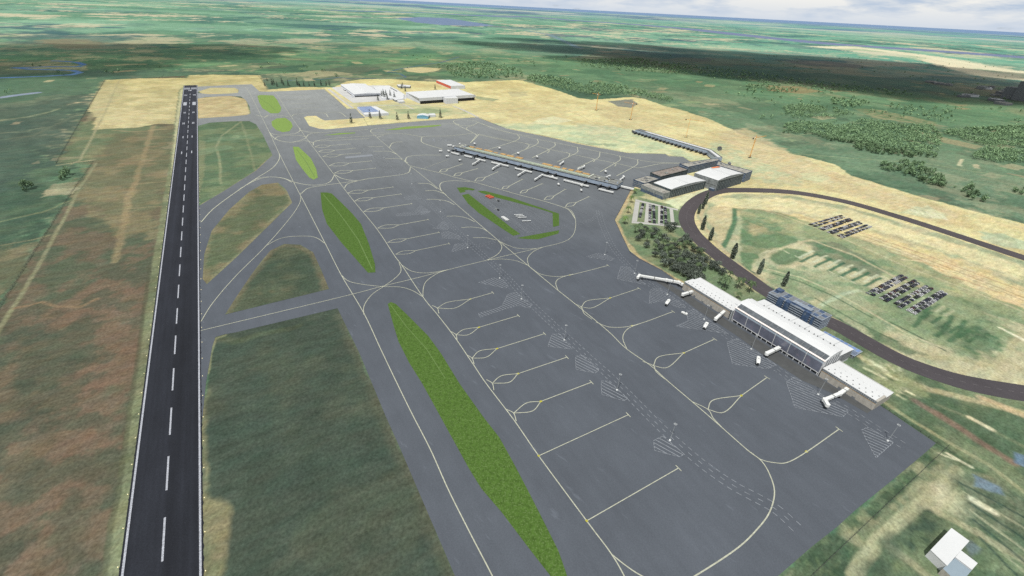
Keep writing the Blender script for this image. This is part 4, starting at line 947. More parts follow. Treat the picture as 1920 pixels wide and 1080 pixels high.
gl = part(b, 'glass_front', tr)
b = MB()
for k in range(7):
    u = UL + .5 + k * (-UL - 1) / 6
    b.bar(TF.q(u, .2, 0), TF.q(u, -1.05, 17.2), .9 if k in (0, 6) else .55, .5, 'white_wall')
    b.bar(TF.q(u, -1.05, 17.2), TF.q(u, -.4, 20.2), .5, .4, 'white_wall')
TF.box(b, UL, 0, .1, .75, 3.4, 4.1, 'white_wall')
part(b, 'mullion', gl, tr)
for k in range(17):
    u = UL + 2 + k * (-UL - 4) / 16; b = MB(); TF.box(b, u - .3, u + .3, .2, 1.1, 0, 3.4, 'white_wall'); part(b, 'column', tr)
b = MB()
TF.loft(b, [(-.5, 19.8), (-1.0, 20.5), (.1, 21.1), (.7, 21.35)], UL - .3, .3, 'pink_fascia'); part(b, 'fascia', tr)
b = MB(); TF.loft(b, [(.7, 21.35), (7.2, 24.45)], UL + 1, -1, 'skylight'); sk = part(b, 'skylight', tr)
for k in range(14): b = MB(); u = UL + 6.2 + k * 7.7; b.bar(TF.q(u, .9, 21.6), TF.q(u, 7.1, 24.55), .5, .3, 'grey'); part(b, 'glazing_bar', sk, tr)
b = MB()
TF.loft(b, [(7.2, 24.5), (8, 24.8), (11, 25.6), (18, 26.6), (25, 26.2), (29.5, 25.2)], UL - .3, .3, 'white_roof')
TF.loft(b, [(29.5, 25.2), (29.5, 17.2)], UL - .3, .3, 'white_wall')
TF.loft(b, [(29.5, 17.25), (59.2, 15.7)], UL - .3, .3, 'white_roof')
TF.loft(b, [(59.2, 15.7), (59.2, 14.9)], UL - .3, .3, 'white_wall')
TF.loft(b, [(.7, 21.35), (7.2, 24.45)], UL - .3, UL + 1, 'white_roof'); TF.loft(b, [(.7, 21.35), (7.2, 24.45)], -1, .3, 'white_roof')
for k in range(6): b.bar(TF.q(UL + 12 + k * 17, 30, 17.4), TF.q(UL + 12 + k * 17, 58.5, 15.85), .35, .12, 'steel')
for u0 in (UL + 15, UL + 50, UL + 78): TF.box(b, u0, u0 + 13, 36, 36.4, 16.8, 17.15, 'steel'); TF.box(b, u0 + 3, u0 + 17, 44, 44.4, 16.4, 16.75, 'steel')
rf = part(b, 'roof', tr)
for k in range(16): b = MB(); u = UL + 18 + k * 5.7 + rnd.uniform(-1.5, 1.5); b.cyl(TF.p(u, 27.2), .55, 25.4, 26.9, 'dark', 6); part(b, 'roof_vent', rf, tr)
def wing(u0, u1, zf, vo):
    w_ = MB(); TF.box(w_, u0, u1, vo, vo + 32, 0, zf - 3.0, 'concrete_wall', 'concrete_wall')
    TF.box(w_, u0, u1, vo + 1.1, vo + 18, zf - 3.0, zf - .4, 'concrete_wall', 'concrete_wall'); TF.box(w_, u0, u1, vo + 18.02, vo + 32, zf - 3.0, zf - 2.25, 'concrete_wall', 'concrete_wall')
    o = part(w_, 'wing', tr)
    m_ = MB(); TF.loft(m_, [(vo - .03, zf - 3.35), (vo - .08, zf - 2.9)], u0, u1, 'ochre'); part(m_, 'trim_stripe', o, tr)
    m_ = MB(); TF.loft(m_, [(vo - .03, zf - 2.9), (vo + 1.2, zf - .35)], u0 + .3, u1 - .3, 'skylight')
    k = u0 + 1.2
    while k < u1: m_.bar(TF.q(k, vo - .05, zf - 2.85), TF.q(k, vo + 1.2, zf - .4), .35, .25, 'old_stone'); k += 1.75
    part(m_, 'window_band', o, tr)
    m_ = MB()
    TF.box(m_, u0 - .3, u1 + .3 - (2.5 if u1 > 0 else 0), vo + .9, vo + 18, zf - .4, zf, 'white_wall', 'white_roof')
    TF.box(m_, u0 - .3, u1 + .3, vo + 18.03, vo + 32.3, zf - 2.2, zf - 1.7, 'white_wall', 'white_roof')
    TF.box(m_, u0 - .3, u1 + .3, vo + 32.3, vo + 32.9, zf - 2.4, zf - 1.3, 'concrete_wall', 'white_roof')
    r_ = part(m_, 'roof', o, tr)
    for i in range(int((u1 - u0) / 6.2)):
        for v, z in ((4, zf), (10.5, zf), (20, zf - 1.7)):
            m_ = MB(); m_.box(TF.q(u0 + 4 + i * 6.2 + (v > 8) * 3, vo + v, z + .25), (.9, .7, .5), 'dark_grey', TF.a); part(m_, 'roof_vent', r_, tr)
    for i in range(int((u1 - u0) / 14)):
        m_ = MB(); TF.box(m_, u0 + 6 + i * 14, u0 + 9.2 + i * 14, vo - .06, vo + .02, .1, 3 if i % 2 else 2.0, 'grey'); part(m_, 'door', o, tr)
wing(.9, 55, 11.3, .3); wing(-193.5, UL - .9, 12.6, 1.2)
b = MB(); TF.box(b, UL - 12, UL - 1, 18, 44, 0, 14.3, 'white_wall', 'white_roof'); part(b, 'link_block', tr)
b = MB(); TF.box(b, UL - 3.4, UL - .8, -1.6, 1.0, 0, 15.5, 'steel', 'white_roof')
for k in range(5): TF.box(b, UL - 3.6, UL - 2.2, -1.75, -1.55, 1.2 + k * 2.9, 3.0 + k * 2.9, 'dark')
part(b, 'stair_tower', tr)

# --- old banded office building and its annex behind
def quad(pts, z): return GL(pts, z)
oq = quad([(1440,561.7),(1541.7,600),(1561.7,592.5),(1458,541)], 16.5)
OF = Fr(oq[1], -57.0); ol = (oq[0] - oq[1]).length
r_ = root('office_block', OF.p(-36, 10), 'old blue grey five storey office block with banded floors behind the white terminal', 'office block')
b = MB()
OF.box(b, -70, 0, .6, 21, 0, 16, 'old_blue', 'slab_blue')
part(b, 'wall', r_)
for k in range(6):
    b = MB(); z = .6 + k * 2.95
    OF.box(b, -70.6, .8, -.5, 21.8, z, z + .9, 'slab_blue', 'slab_blue'); part(b, 'floor_band', r_)
for u, w_ in ((-56, 7), (-46.5, 6), (-22, 8), (-11, 3)):
    b = MB(); OF.box(b, u, u + w_, -1.6, 4, 0, 17.3 - (w_ < 4) * 3, 'bright_blue', 'bright_blue'); part(b, 'stair_bay', r_)
b = MB(); OF.box(b, -70.6, .8, -.5, 21.8, 16.25, 16.7, 'slab_blue', 'slab_blue')
for i in range(10):
    for j in range(3): OF.box(b, -69 + i * 7, -63.2 + i * 7, 1 + j * 7, 6.8 + j * 7, 16.7, 16.95, 'solar_dark' if rnd.random() < .35 else 'grey')
OF.box(b, -40, -16, 2, 9, 16.9, 19.2, 'bright_blue', 'slab_blue'); OF.box(b, -69, -61, 12, 20, 16.9, 19.5, 'bright_blue', 'solar_dark')
part(b, 'roof', r_)
aq = quad([(1552,640),(1568,623),(1621.7,648),(1601.7,667)], 4.5)
r_ = root('solar_canopy', (aq[0] + aq[2]) / 2, 'low flat canopy with rows of blue panels at the right rear of the white terminal', 'canopy')
AF = Fr(aq[3], -57.5)
b = MB(); AF.box(b, -42, 0, 0, 17, 0, 3.2, 'grey', 'grey'); part(b, 'base_wall', r_)
b = MB(); AF.box(b, -43, .8, -.8, 18, 4.0, 4.4, 'slab_blue', 'slab_blue')
for i in range(9): AF.box(b, -42 + i * 4.7, -38.6 + i * 4.7, 11, 17.4, 4.4, 4.6, 'solar'); 
for j in range(4): AF.box(b, -42, 0, 1 + j * 2.4, 2.2 + j * 2.4, 4.4, 4.55, 'solar_dark')
part(b, 'roof', r_)
for i in range(7): b = MB(); AF.box(b, -41 + i * 6.6, -40.4 + i * 6.6, -.6, 0, 0, 4, 'slab_blue'); part(b, 'post', r_)

# --- pier
PF = Fr(G(1155.3, 358), -32.2)
pl = (G(852, 284) - G(1155.3, 358)).length
pr_ = root('pier_building', PF.p(-pl / 2, 16), 'very long low boarding pier with pale blue front wall and orange roof patches', 'pier')
b = MB(); PF.box(b, -pl + 3, -2, 3, 30, 0, 4.2, 'dark', 'dark'); part(b, 'undercroft', pr_)
b = MB(); PF.box(b, -pl, 0, 0, 33, 4.2, 12.6, 'pier_glass', 'pier_roof'); wl = part(b, 'wall', pr_)
b = MB(); PF.box(b, -pl - .6, .6, -.7, 33.7, 12.5, 13.3, 'dark_grey', 'pier_roof')
part(b, 'roof', pr_)
b = MB(); PF.box(b, -pl + 32, -68, 3.5, 15, 13.3, 14.6, 'pier_band', 'pier_band')
for i in range(62):
    u = -pl + 34 + i * (pl - 104) / 62; PF.box(b, u, u + .8, 3.3, 15.2, 14.6, 14.8, 'pale_rib')
PF.box(b, -69.5, -67, 3.3, 30, 13.3, 15.0, 'pale_rib')
part(b, 'roof_rib_deck', pr_)
b = MB(); PF.box(b, -pl + 32, -72, 15.1, 30, 13.3, 13.9, 'dark_grey', 'grey'); 
u = -pl + 34
while u < -82:
    l_ = rnd.uniform(9, 26)
    if abs(u + pl / 2 + 20) > 22: PF.box(b, u, min(u + l_, -74), rnd.uniform(16.5, 19), rnd.uniform(24, 29), 13.9, 14.6 + rnd.uniform(0, .5), 'rust_patch', 'rust_patch')
    u += l_ + rnd.uniform(3, 9)
part(b, 'orange_roof_panel', pr_)
for i in range(26):
    b = MB()
    u = rnd.uniform(-64, -3) if i < 18 else rnd.uniform(-pl + 2, -pl + 28); v = rnd.uniform(3, 28)
    PF.box(b, u, u + rnd.uniform(2, 7), v, v + rnd.uniform(1, 3), 13.3, 14.2 + rnd.random(), rnd.choice(['pale_rib', 'steel', 'dark_grey', 'pier_glass'])); part(b, 'roof_plant', pr_)
b = MB()
PF.box(b, -66, -1, .8, 1.4, 13.3, 14.1, 'steel'); PF.box(b, -66, -1, 31, 31.6, 13.3, 14.1, 'steel')
part(b, 'roof_rail', pr_)
def fixed_bridge(F, u, side, zt=6.4, ln=15, prn=None):
    b = MB(); v0, v1 = (-ln, 0) if side < 0 else (33, 33 + ln)
    F.box(b, u - 1.8, u + 1.8, v0, v1, 4.6, zt + 1.2, 'dark_grey', 'grey')
    vv = v0 if side < 0 else v1 - 4
    F.box(b, u - 2.6, u + 2.6, vv - .5, vv + 4, 3.6, zt + 1.9, 'dark_grey', 'dark_grey')
    F.box(b, u - .9, u + .9, vv + 1, vv + 2.6, 0, 3.6, 'dark_grey')
    part(b, 'fixed_bridge', prn)
def u_at(F, x, y, z=5): return (G(x, y, z) - F.o).dot(F.U)
STUBS = [(263,266),(362,291),(420,305),(580,345),(688,371),(770,391),(892,421),(950,436),(1182,490),(1290,518),(1356,534)]
for x, y in STUBS: fixed_bridge(PF, u_at(PF, 800 + x / 4, 220 + y / 4), -1, prn=pr_)
fixed_bridge(PF, -pl + 6, -1, prn=pr_)
# covered walkways running outside the pier
walks = [((185,263),(243,279)),((283,287),(340,300)),((367,310),(442,327)),((485,337),(615,366)),((662,381),(790,412)),((862,430),(982,461)),((1028,470),(1216,518)),((1290,537),(1402,564))]
for i, (a, c) in enumerate(walks):
    a_, c_ = G(800 + a[0] / 4, 220 + a[1] / 4, 4), G(800 + c[0] / 4, 220 + c[1] / 4, 4)
    d = (c_ - a_); ln = d.length; rz = math.atan2(d.y, d.x)
    o = empty('covered_walkway', ((a_.x + c_.x) / 2, (a_.y + c_.y) / 2, 0), rz, f'white raised walkway by the pier front, {ORD[i]} from the far tip', 'walkway', 'raised walkways along the pier front')
    b = MB(); b.box((0, 0, 4.4), (ln, 2.6, 2.4), 'bridge_white'); b.build('walkway_tube', o)
    for sx in (-1, 1): b = MB(); b.box((sx * (ln / 2 - 1.5), 0, 1.6), (1.2, 1.8, 3.2), 'dark_grey'); b.build('support_column', o)
lb = empty('link_bridge', (*PF.p(18, 22), 0), PF.a, 'short white covered bridge joining the pier end to the old halls', 'bridge')
b = MB(); b.box((0, 0, 5), (34, 3.4, 3), 'bridge_white'); b.build('bridge_tube', lb)
for x in (-13, 2, 14): b = MB(); b.box((x, 0, 1.75), (1, 2, 3.5), 'dark_grey'); b.build('support_column', lb)

# --- old terminal halls east of the pier
A0 = G(1242.4, 375); AFr = Fr(A0, 36.5)
r_ = root('old_terminal_hall', AFr.p(60, 25), 'old stained hall with white arched roof, the one nearer the pier', 'hall')
b = MB(); AFr.box(b, 21, 140, 0, 47, 0, 18.8, 'old_green', 'old_roof'); AFr.box(b, 0, 21, .5, 60, 0, 14, 'old_stone', 'old_roof')
AFr.box(b, -.15, 0, .5, 60, 0, 6.5, 'old_blue'); 
for i in range(19): AFr.box(b, 24 + i * 6, 24.7 + i * 6, -.5, 0, 0, 17.3, 'old_stone')
AFr.box(b, 21, 140, -.6, .4, 17.2, 19.0, 'old_stone')
part(b, 'wall', r_)
b = MB()
def arch(mb, F, u0, u1, v0, v1, z, rise, m, gab, along_u=True, n_=12):
    pts = []
    for i in range(n_ + 1):
        t = i / n_; pts.append((t, z + rise * math.sin(math.pi * t) ** .8 if 0 < t < 1 else z))
    for i in range(n_):
        a, c = pts[i], pts[i + 1]
        ua, uc = u0 + (u1 - u0) * a[0], u0 + (u1 - u0) * c[0]
        mb.face([F.q(ua, v0, a[1]), F.q(uc, v0, c[1]), F.q(uc, v1, c[1]), F.q(ua, v1, a[1])], m)
    mb.face([F.q(u0 + (u1 - u0) * t, v0, zz) for t, zz in pts], gab); mb.face([F.q(u0 + (u1 - u0) * t, v1, zz) for t, zz in pts][::-1], gab)
arch(b, AFr, 21.5, 139.5, .6, 46.6, 18.8, 3.0, 'white_roof', 'old_stone'); 
AFr.box(b, 80, 80.5, 1.2, 45.8, 21, 22.0, 'steel')
part(b, 'roof', r_)
B0 = G(1341.3, 358.6); BFr = Fr(B0, 37.5)
r_ = root('old_terminal_hall', BFr.p(50, 30), 'tall old hall with bright white arched roof and orange patch beside the road bend', 'hall')
b = MB(); BFr.box(b, 0, 101, 0, 60, 0, 24, 'old_green', 'old_roof')
BFr.box(b, -.25, 0, 0, 60, 0, 23.1, 'old_stone')
for i in range(16): BFr.box(b, 3 + i * 6.3, 3.8 + i * 6.3, -.5, 0, 0, 21, 'old_stone')
BFr.box(b, 0, 101, -.7, .3, 22.2, 24.3, 'old_stone'); BFr.box(b, -.4, -.2, 2, 58, 11, 11.6, 'dark_grey')
BFr.box(b, -6, -.3, 2, 14, 0, 5, 'old_blue', 'slab_blue')
part(b, 'wall', r_)
b = MB(); arch(b, BFr, .5, 100.5, .6, 59.4, 24, 3.8, 'white_roof', 'old_stone'); BFr.box(b, 52, 52.6, 1.2, 58.8, 26.6, 27.95, 'steel'); part(b, 'roof', r_)
b = MB()
for i in range(4): b.face([BFr.q(58 + i * 7, 52 - i * .5, 28.3 - i * .25), BFr.q(65 + i * 7, 52 - i * .5, 28.05 - i * .3), BFr.q(65 + i * 7, 58, 28.05 - i * .3), BFr.q(58 + i * 7, 58, 28.3 - i * .25)], 'orange')
part(b, 'roof_patch', r_)
def block(pts, z, wall, roof, label, name='old_office_block', bands=True, cat='building', para=.9):
    P = quad(pts, z); c = sum(P, Vector((0, 0))) / len(P)
    r = root(name, c, label, cat)
    b = MB(); b.prism(P, 0, z - .6, wall, roof); part(b, 'wall', r)
    b = MB()
    ar = sum(P[i].x * P[(i + 1) % len(P)].y - P[(i + 1) % len(P)].x * P[i].y for i in range(len(P)))
    for i in range(len(P)):
        a, d = P[i], P[(i + 1) % len(P)]; b.bar((*a, z - .2), (*d, z - .2), .8, para, wall)
    part(b, 'parapet', r)
    b = MB(); 
    for i in range(len(P)):
        a, d = P[i], P[(i + 1) % len(P)]; e = (d - a).normalized(); nn = Vector((e.y, -e.x)) * (1 if ar > 0 else -1)
        k = 0
        if bands:
            zz = 2.2
            while zz < z - 2.5:
                b.face([(*(a + nn * .12), zz), (*(d + nn * .12), zz), (*(d + nn * .12), zz + 1.3), (*(a + nn * .12), zz + 1.3)], bands); zz += 3.6
    if bands: part(b, 'window_band', r)
    for _ in range(7):
        b = MB(); q = P[0].lerp(P[1], rnd.uniform(.1, .9)).lerp(P[-1].lerp(P[2], rnd.uniform(.1, .9)), rnd.uniform(.2, .8))
        b.box((q.x, q.y, z + .2), (rnd.uniform(2, 6), rnd.uniform(2, 5), rnd.uniform(.8, 2.2)), rnd.choice(['old_roof', 'old_stone', 'grey']), R(rnd.choice([36, 126]))); part(b, 'roof_plant', r)
    return r
block([(1187.6,336.3),(1214.7,328.8),(1236,335),(1208.6,343.7)], 14, 'old_blue', 'old_roof', 'low blue walled block at the pier end with a patchy tan roof', bands='old_stone')
block([(1219.4,323.4),(1271.6,311.2),(1290,318),(1239,331)], 18, 'old_green', 'red_roof_dirt', 'grey block with rusty brown roof behind the hall nearer the pier', bands='old_blue')
block([(1274,306.5),(1346,296.4),(1349.4,300),(1290.5,313)], 17, 'bright_blue', 'old_roof', 'long bright blue block with weathered roof between the far pier and the tall hall', bands='slab_blue')
block([(1347,302),(1360,307),(1411,320.5),(1398.8,325.5),(1344,309)], 21, 'bright_blue', 'old_roof', 'bright blue block wrapped around the outer side of the tall hall', bands='slab_blue')
# --- far concourse
c0, c1, c2 = G(1190, 250.5), G(1324, 291), G(1338, 303)
r_ = root('far_concourse', (c0 + c1) / 2, 'far narrow concourse with white roof strip standing on dry grass', 'concourse')
d1 = (c1 - c0).normalized(); v1 = Vector((-d1.y, d1.x)); d2 = (c2 - c1).normalized(); v2 = Vector((-d2.y, d2.x))
if v1.y < 0: v1 = -v1
if v2.y < 0 and v2.x < 0: v2 = -v2
b = MB(); b.prism([c0, c1, c1 + v1 * 20, c0 + v1 * 20], 2, 12, 'pier_glass', 'grey'); b.prism([c1 + d1 * .1, c2, c2 + v2 * 20, c1 + v1 * 20 + d1 * .1], 2, 11.9, 'pier_glass', 'grey'); part(b, 'wall', r_)
b = MB(); e = d1 * 34
b.prism([c0 + e + v1 * 6.5, c1 + v1 * 6.5, c1 + v1 * 15, c0 + e + v1 * 15], 12, 13.2, 'white_wall', 'white_roof'); b.prism([c1 + v1 * 6.5 + d1 * .3, c2 + v2 * 6.5, c2 + v2 * 15, c1 + v1 * 15 + d1 * .3], 12, 13.1, 'white_wall', 'white_roof')
for t in (.4, 19.2): b.bar((*(c0 + v1 * t), 12.4), (*(c1 + v1 * t), 12.4), .9, .9, 'dark_grey'); b.bar((*(c1 + v1 * t), 12.3), (*(c2 + v2 * t), 12.3), .9, .8, 'dark_grey')
part(b, 'roof', r_)
L12 = (c1 - c0).length
for i in range(19):
    t = 6 + i * (L12 - 8) / 18; b = MB(); F = Fr(c0 + d1 * t, math.degrees(math.atan2(d1.y, d1.x))); sg = -1 if F.V.dot(v1) > 0 else 1
    ln = 9 if i % 3 else 12
    F.box(b, -2.6 - (i % 3 == 0) * 2, 2.6, min(0, sg * ln), max(0, sg * ln), 3.2, 7, 'dark_grey', 'grey'); F.box(b, -1, 1, sg * ln * .7 - .8, sg * ln * .7 + .8, 0, 3.2, 'dark')
    part(b, 'boarding_stub', r_)
b = MB(); b.prism([c0 - d1 * 14, c0, c0 + v1 * 12, c0 - d1 * 14 + v1 * 7], 2.5, 8, 'dark_grey', 'pale_rib'); part(b, 'end_lobby', r_)

# --- hangars and sheds at the far end
def shed(name, top, z, wall, roof, label, cat, over=0, slope=None):
    P = quad(top, z); c = sum(P, Vector((0, 0))) / len(P); r = root(name, c, label, cat)
    b = MB(); b.prism(P, 0, z, wall, wall); part(b, 'wall', r)
    b = MB(); PP = [c + (p - c) * 1.008 for p in P]; b.prism(PP, z + .05, z + 1.0, wall, roof); part(b, 'roof', r)
    return r, P
# hangar by the western yard
HF = Fr(G(665, 182), -59.3)
r_ = root('hangar', HF.p(-110, 50), 'large low white hangar with shallow roof beside the outlying apron', 'hangar')
b = MB(); HF.box(b, -246, 0, 0, 100, 0, 9.5, 'hangar_white', 'hangar_white'); part(b, 'wall', r_)
b = MB(); HF.loft(b, [(-2, 9.4), (-2, 10.4), (50, 13.5), (102, 10.4), (102, 9.4)], -247, 2, ['hangar_white', 'white_roof', 'white_roof', 'hangar_white'], 'hangar_white'); part(b, 'roof', r_)
b = MB()
HF.box(b, .0, 2.4, 2, 96, .0, 3.2, 'dark', 'dark_grey'); HF.box(b, -120, -2, -3, 0, .0, 3.0, 'dark', 'hangar_white'); HF.box(b, -175, -150, -5, 0, 0, 3.0, 'dark', 'hangar_white'); part(b, 'door_opening', r_)
b = MB(); HF.box(b, -10, 4, -14, 0, 0, 4, 'hangar_white', 'white_roof'); part(b, 'annex', r_)
b = MB(); P = quad([(700,162),(729,160.5),(757,176),(757,185),(716,184)], 4); b.prism(P, 0, 4, 'hangar_white', 'white_roof'); part(b, 'side_hall', r_)
b = MB()
for i in range(5):
    a_ = G(733 + i * 2.6, 165 + i * 1.45, 4.4); b.box((a_.x, a_.y, 4.5), (5, 9, 1.4), 'dark', R(30))
part(b, 'roof_light', r_)
# big white hangar
P2 = quad([(760.7,173),(859,167),(887.6,178),(853,180.3),(858.4,183.2),(835.8,184.2),(829,181.8),(786,184.7)], 20)
r_ = root('hangar', (P2[0] + P2[4]) / 2, 'largest white hangar with dark recessed doors and a projecting middle block', 'hangar')
b = MB()
def inset(a, b_, t, out): 
    d = (b_ - a).normalized(); n_ = Vector((d.y, -d.x)); n_ = n_ if n_.y < 0 else -n_
    return [a + n_ * out, b_ + n_ * out, b_, a]
core = [P2[0], P2[1], P2[2], P2[7]]
dn = Vector((-.62, -.78)) * -1
back = lambda p, t=7: p + dn * t
b.prism([P2[0], P2[1], P2[2] + dn * 7, P2[7] + dn * 7], 0, 19.6, 'hangar_white', 'hangar_white')
b.prism([P2[7], P2[6], P2[6] + dn * 12, P2[7] + dn * 12], 10.5, 19.6, 'hangar_white', 'hangar_white', True)
b.prism([P2[3], P2[2], P2[2] + dn * 12, P2[3] + dn * 12], 10.5, 19.6, 'hangar_white', 'hangar_white', True)
part(b, 'wall', r_)
b = MB(); b.prism([P2[7] + dn * 3, P2[2] + dn * 3, P2[2] + dn * 6.9, P2[7] + dn * 6.9], 0, 10.4, 'dark', 'dark'); part(b, 'door', r_)
b = MB(); b.prism([P2[5], P2[4], P2[3] + dn * 5, P2[6] + dn * 5], 0, 19.8, 'hangar_white', 'white_roof')
for i in range(5):
    for j in range(3):
        q = P2[5].lerp(P2[4], .1 + i * .18); e = P2[5].lerp(P2[4], .2 + i * .18); nn = -dn * .2
        b.face([(*(q + nn), 3 + j * 5), (*(e + nn), 3 + j * 5), (*(e + nn), 4.6 + j * 5), (*(q + nn), 4.6 + j * 5)], 'white_wall')
part(b, 'front_block', r_)
b = MB(); b.prism([P2[0], P2[1], P2[2], P2[3], P2[6], P2[7]], 19.7, 21, 'hangar_white', 'white_roof'); part(b, 'roof', r_)
# red sided hangar
rq = quad([(818,150.4),(844.6,149.7),(872,160.6),(845.3,161.4)], 13)
r_ = root('hangar', sum(rq, Vector((0, 0))) / 4, 'white hangar with one red side wall behind the biggest hangar', 'hangar')
b = MB(); b.prism(rq, 0, 12.6, 'hangar_white', 'hangar_white'); part(b, 'wall', r_)
b = MB(); d = (rq[3] - rq[0]).normalized(); n_ = Vector((d.y, -d.x)); n_ = n_ if n_.y < 0 else -n_
b.prism([rq[0] + n_ * .4, rq[3] + n_ * .4, rq[3], rq[0]], 2.2, 12.7, 'red', 'red', True); part(b, 'red_cladding', r_)
b = MB(); b.prism([c + n_ * .5 for c in (rq[0], rq[3])] + [rq[2] + n_ * 0, rq[1]], 12.8, 13.6, 'hangar_white', 'white_roof'); part(b, 'roof', r_)
shed('store_shed', [(744,159),(750,158.6),(770,160.3),(768.5,163),(747,162)], 6, 'old_stone', 'white_wall', 'small pale building with trees in front, between the hangars', 'shed')
# solar roofed building
sq = quad([(669,200.5),(705,199),(729,211.5),(684,214.5)], 8)
r_ = root('solar_roof_building', sum(sq, Vector((0, 0))) / 4, 'white building with a roof of blue panels at the edge of the far apron', 'building')
b = MB(); b.prism(sq, 0, 7.6, 'hangar_white', 'white_roof'); part(b, 'wall', r_)
b = MB()
for i in range(6):
    a, c_ = i / 6 * .72 + .02, (i + .9) / 6 * .72 + .02
    b.prism([sq[0].lerp(sq[1], a), sq[0].lerp(sq[1], c_), sq[3].lerp(sq[2], c_).lerp(sq[0].lerp(sq[1], c_), .25), sq[3].lerp(sq[2], a).lerp(sq[0].lerp(sq[1], a), .25)], 7.9, 8.3, 'solar', 'solar')
part(b, 'solar_panel', r_)
# blue arched shed and sheds
bq = G(793, 222); BF2 = Fr(bq, 2)
r_ = root('arched_shed', bq, 'small light blue shed with white arched roof near the far apron edge', 'shed')
b = MB(); BF2.box(b, -18, 18, -6, 22, 0, 8, 'cyan_wall', 'cyan_wall'); part(b, 'wall', r_)
b = MB(); arch(b, BF2, -18.5, 18.5, -6.4, 22.5, 8, 3.6, 'white_roof', 'cyan_wall'); part(b, 'roof', r_)
shed('flat_shed', [(803,213.5),(815,213),(817,216),(805,216.6)], 5, 'hangar_white', 'white_roof', 'long low white shed beside the blue arched shed', 'shed')
shed('flat_shed', [(736,184.8),(752,184.2),(756,187.5),(741,188.3)], 5, 'old_stone', 'white_wall', 'beige flat roofed shed left of the biggest hangar', 'shed')
shed('flat_shed', [(744,187.6),(755,187),(759,190.5),(748,191.4)], 5, 'white_wall', 'white_roof', 'small white flat roofed shed in front of the beige one', 'shed')
shed('hut', [(1345.5,275.6),(1351.5,275),(1354,278),(1348,279)], 6, 'grey', 'dark_grey', 'small dark grey hut on dry grass beyond the blue blocks', 'hut')
shed('hut', [(1365,304.6),(1368.5,303.6),(1371,306.5),(1368,308)], 10, 'grey', 'grey', 'small grey plant box beside the long blue block roof', 'hut')
# house with an L shaped roof, bottom right
hz_ = 8.0
hp = [(1784,990),(1817.5,1014.5),(1802,1032),(1833,1056),(1822.5,1068),(1791.5,1045),(1776,1060.5),(1745,1031)]
H = quad(hp, hz_)
r_ = root('house', H[2], 'white L shaped house roof with a slate blue section in a grassy plot', 'house')
HFm = Fr(G(1770, 1063), -31.5 + 180 - 180)
b = MB(); b.prism(quad([(1784,990),(1817.5,1014.5),(1776,1060.5),(1745,1031)], hz_), 0, hz_ - .3, 'white_wall', 'white_wall')
b.prism(quad([(1802,1032.5),(1833,1056),(1822.5,1068),(1791.5,1044.5)], hz_), 0, hz_ - .5, 'white_wall', 'white_wall'); part(b, 'wall', r_)
b = MB(); b.prism(quad([(1784,990),(1817.7,1014.5),(1775.8,1061),(1744.6,1031.2)], hz_), hz_ - .25, hz_ + .1, 'white_wall', 'white_roof')
b.prism(quad([(1802,1032),(1833.3,1056),(1822.5,1068.5),(1791.2,1044.5)], hz_), hz_ - .2, hz_ + .04, 'white_wall', 'white_roof'); part(b, 'roof', r_)
b = MB(); b.prism(quad([(1791.6,1045.4),(1822.4,1069),(1799,1096),(1768,1066)], 6.8), 0, 6.8, 'concrete_wall', 'slate_blue'); part(b, 'lean_to', r_)
# distant town in the shade of the clouds
for i, (x, y, hx, hy, z) in enumerate([(1899,186,70,90,60),(1916,189,60,80,95),(1927,186,60,60,80)]):
    a_ = G(x, y); r_ = root('apartment_tower', a_, ['grey apartment tower, the shorter one at the right edge', 'grey apartment tower, the tallest one at the right edge', 'grey apartment tower behind the tallest one'][i], 'tower block')
    F = Fr(a_, 25); b = MB(); F.box(b, -hx / 2, hx / 2, -hy / 2, hy / 2, 0, z, 'grey', 'old_stone'); part(b, 'wall', r_)
    b = MB()
    for k in range(4): F.box(b, -hx / 2 + 6 + k * 16, -hx / 2 + 12 + k * 16, -hy / 2 - .5, -hy / 2, 5, z - 5, 'dark_grey')
    part(b, 'window', r_)
TOWN = [(1806,182),(1818,181),(1842,166),(1852,167),(1858,165),(1838,167),(1885,174),(1894,171),(1878,176),(1870,180),(1760,158),(1775,160),(1747,155),(1889,178),(1866,190),(1880,196)]
for i, (x, y) in enumerate(TOWN):
    a_ = G(x, y); sx, sy, z = rnd.uniform(30, 80), rnd.uniform(25, 60), rnd.uniform(8, 16)
    b = MB(); b.box((0, 0, z / 2), (sx, sy, z), rnd.choice(['grey', 'old_stone', 'white_wall']), 0, rnd.choice(['old_stone', 'white_wall', 'old_roof'])); b.box((sx * .2, 0, z + 1.5), (sx * .3, sy * .4, 3), 'grey')
    o = b.build('town_building'); o.location = (a_.x, a_.y, 0); o.rotation_euler = (0, 0, rnd.uniform(0, 1.5)); tag(o, 'low grey town building in the shaded district far off to the right', 'building', 'distant town buildings')
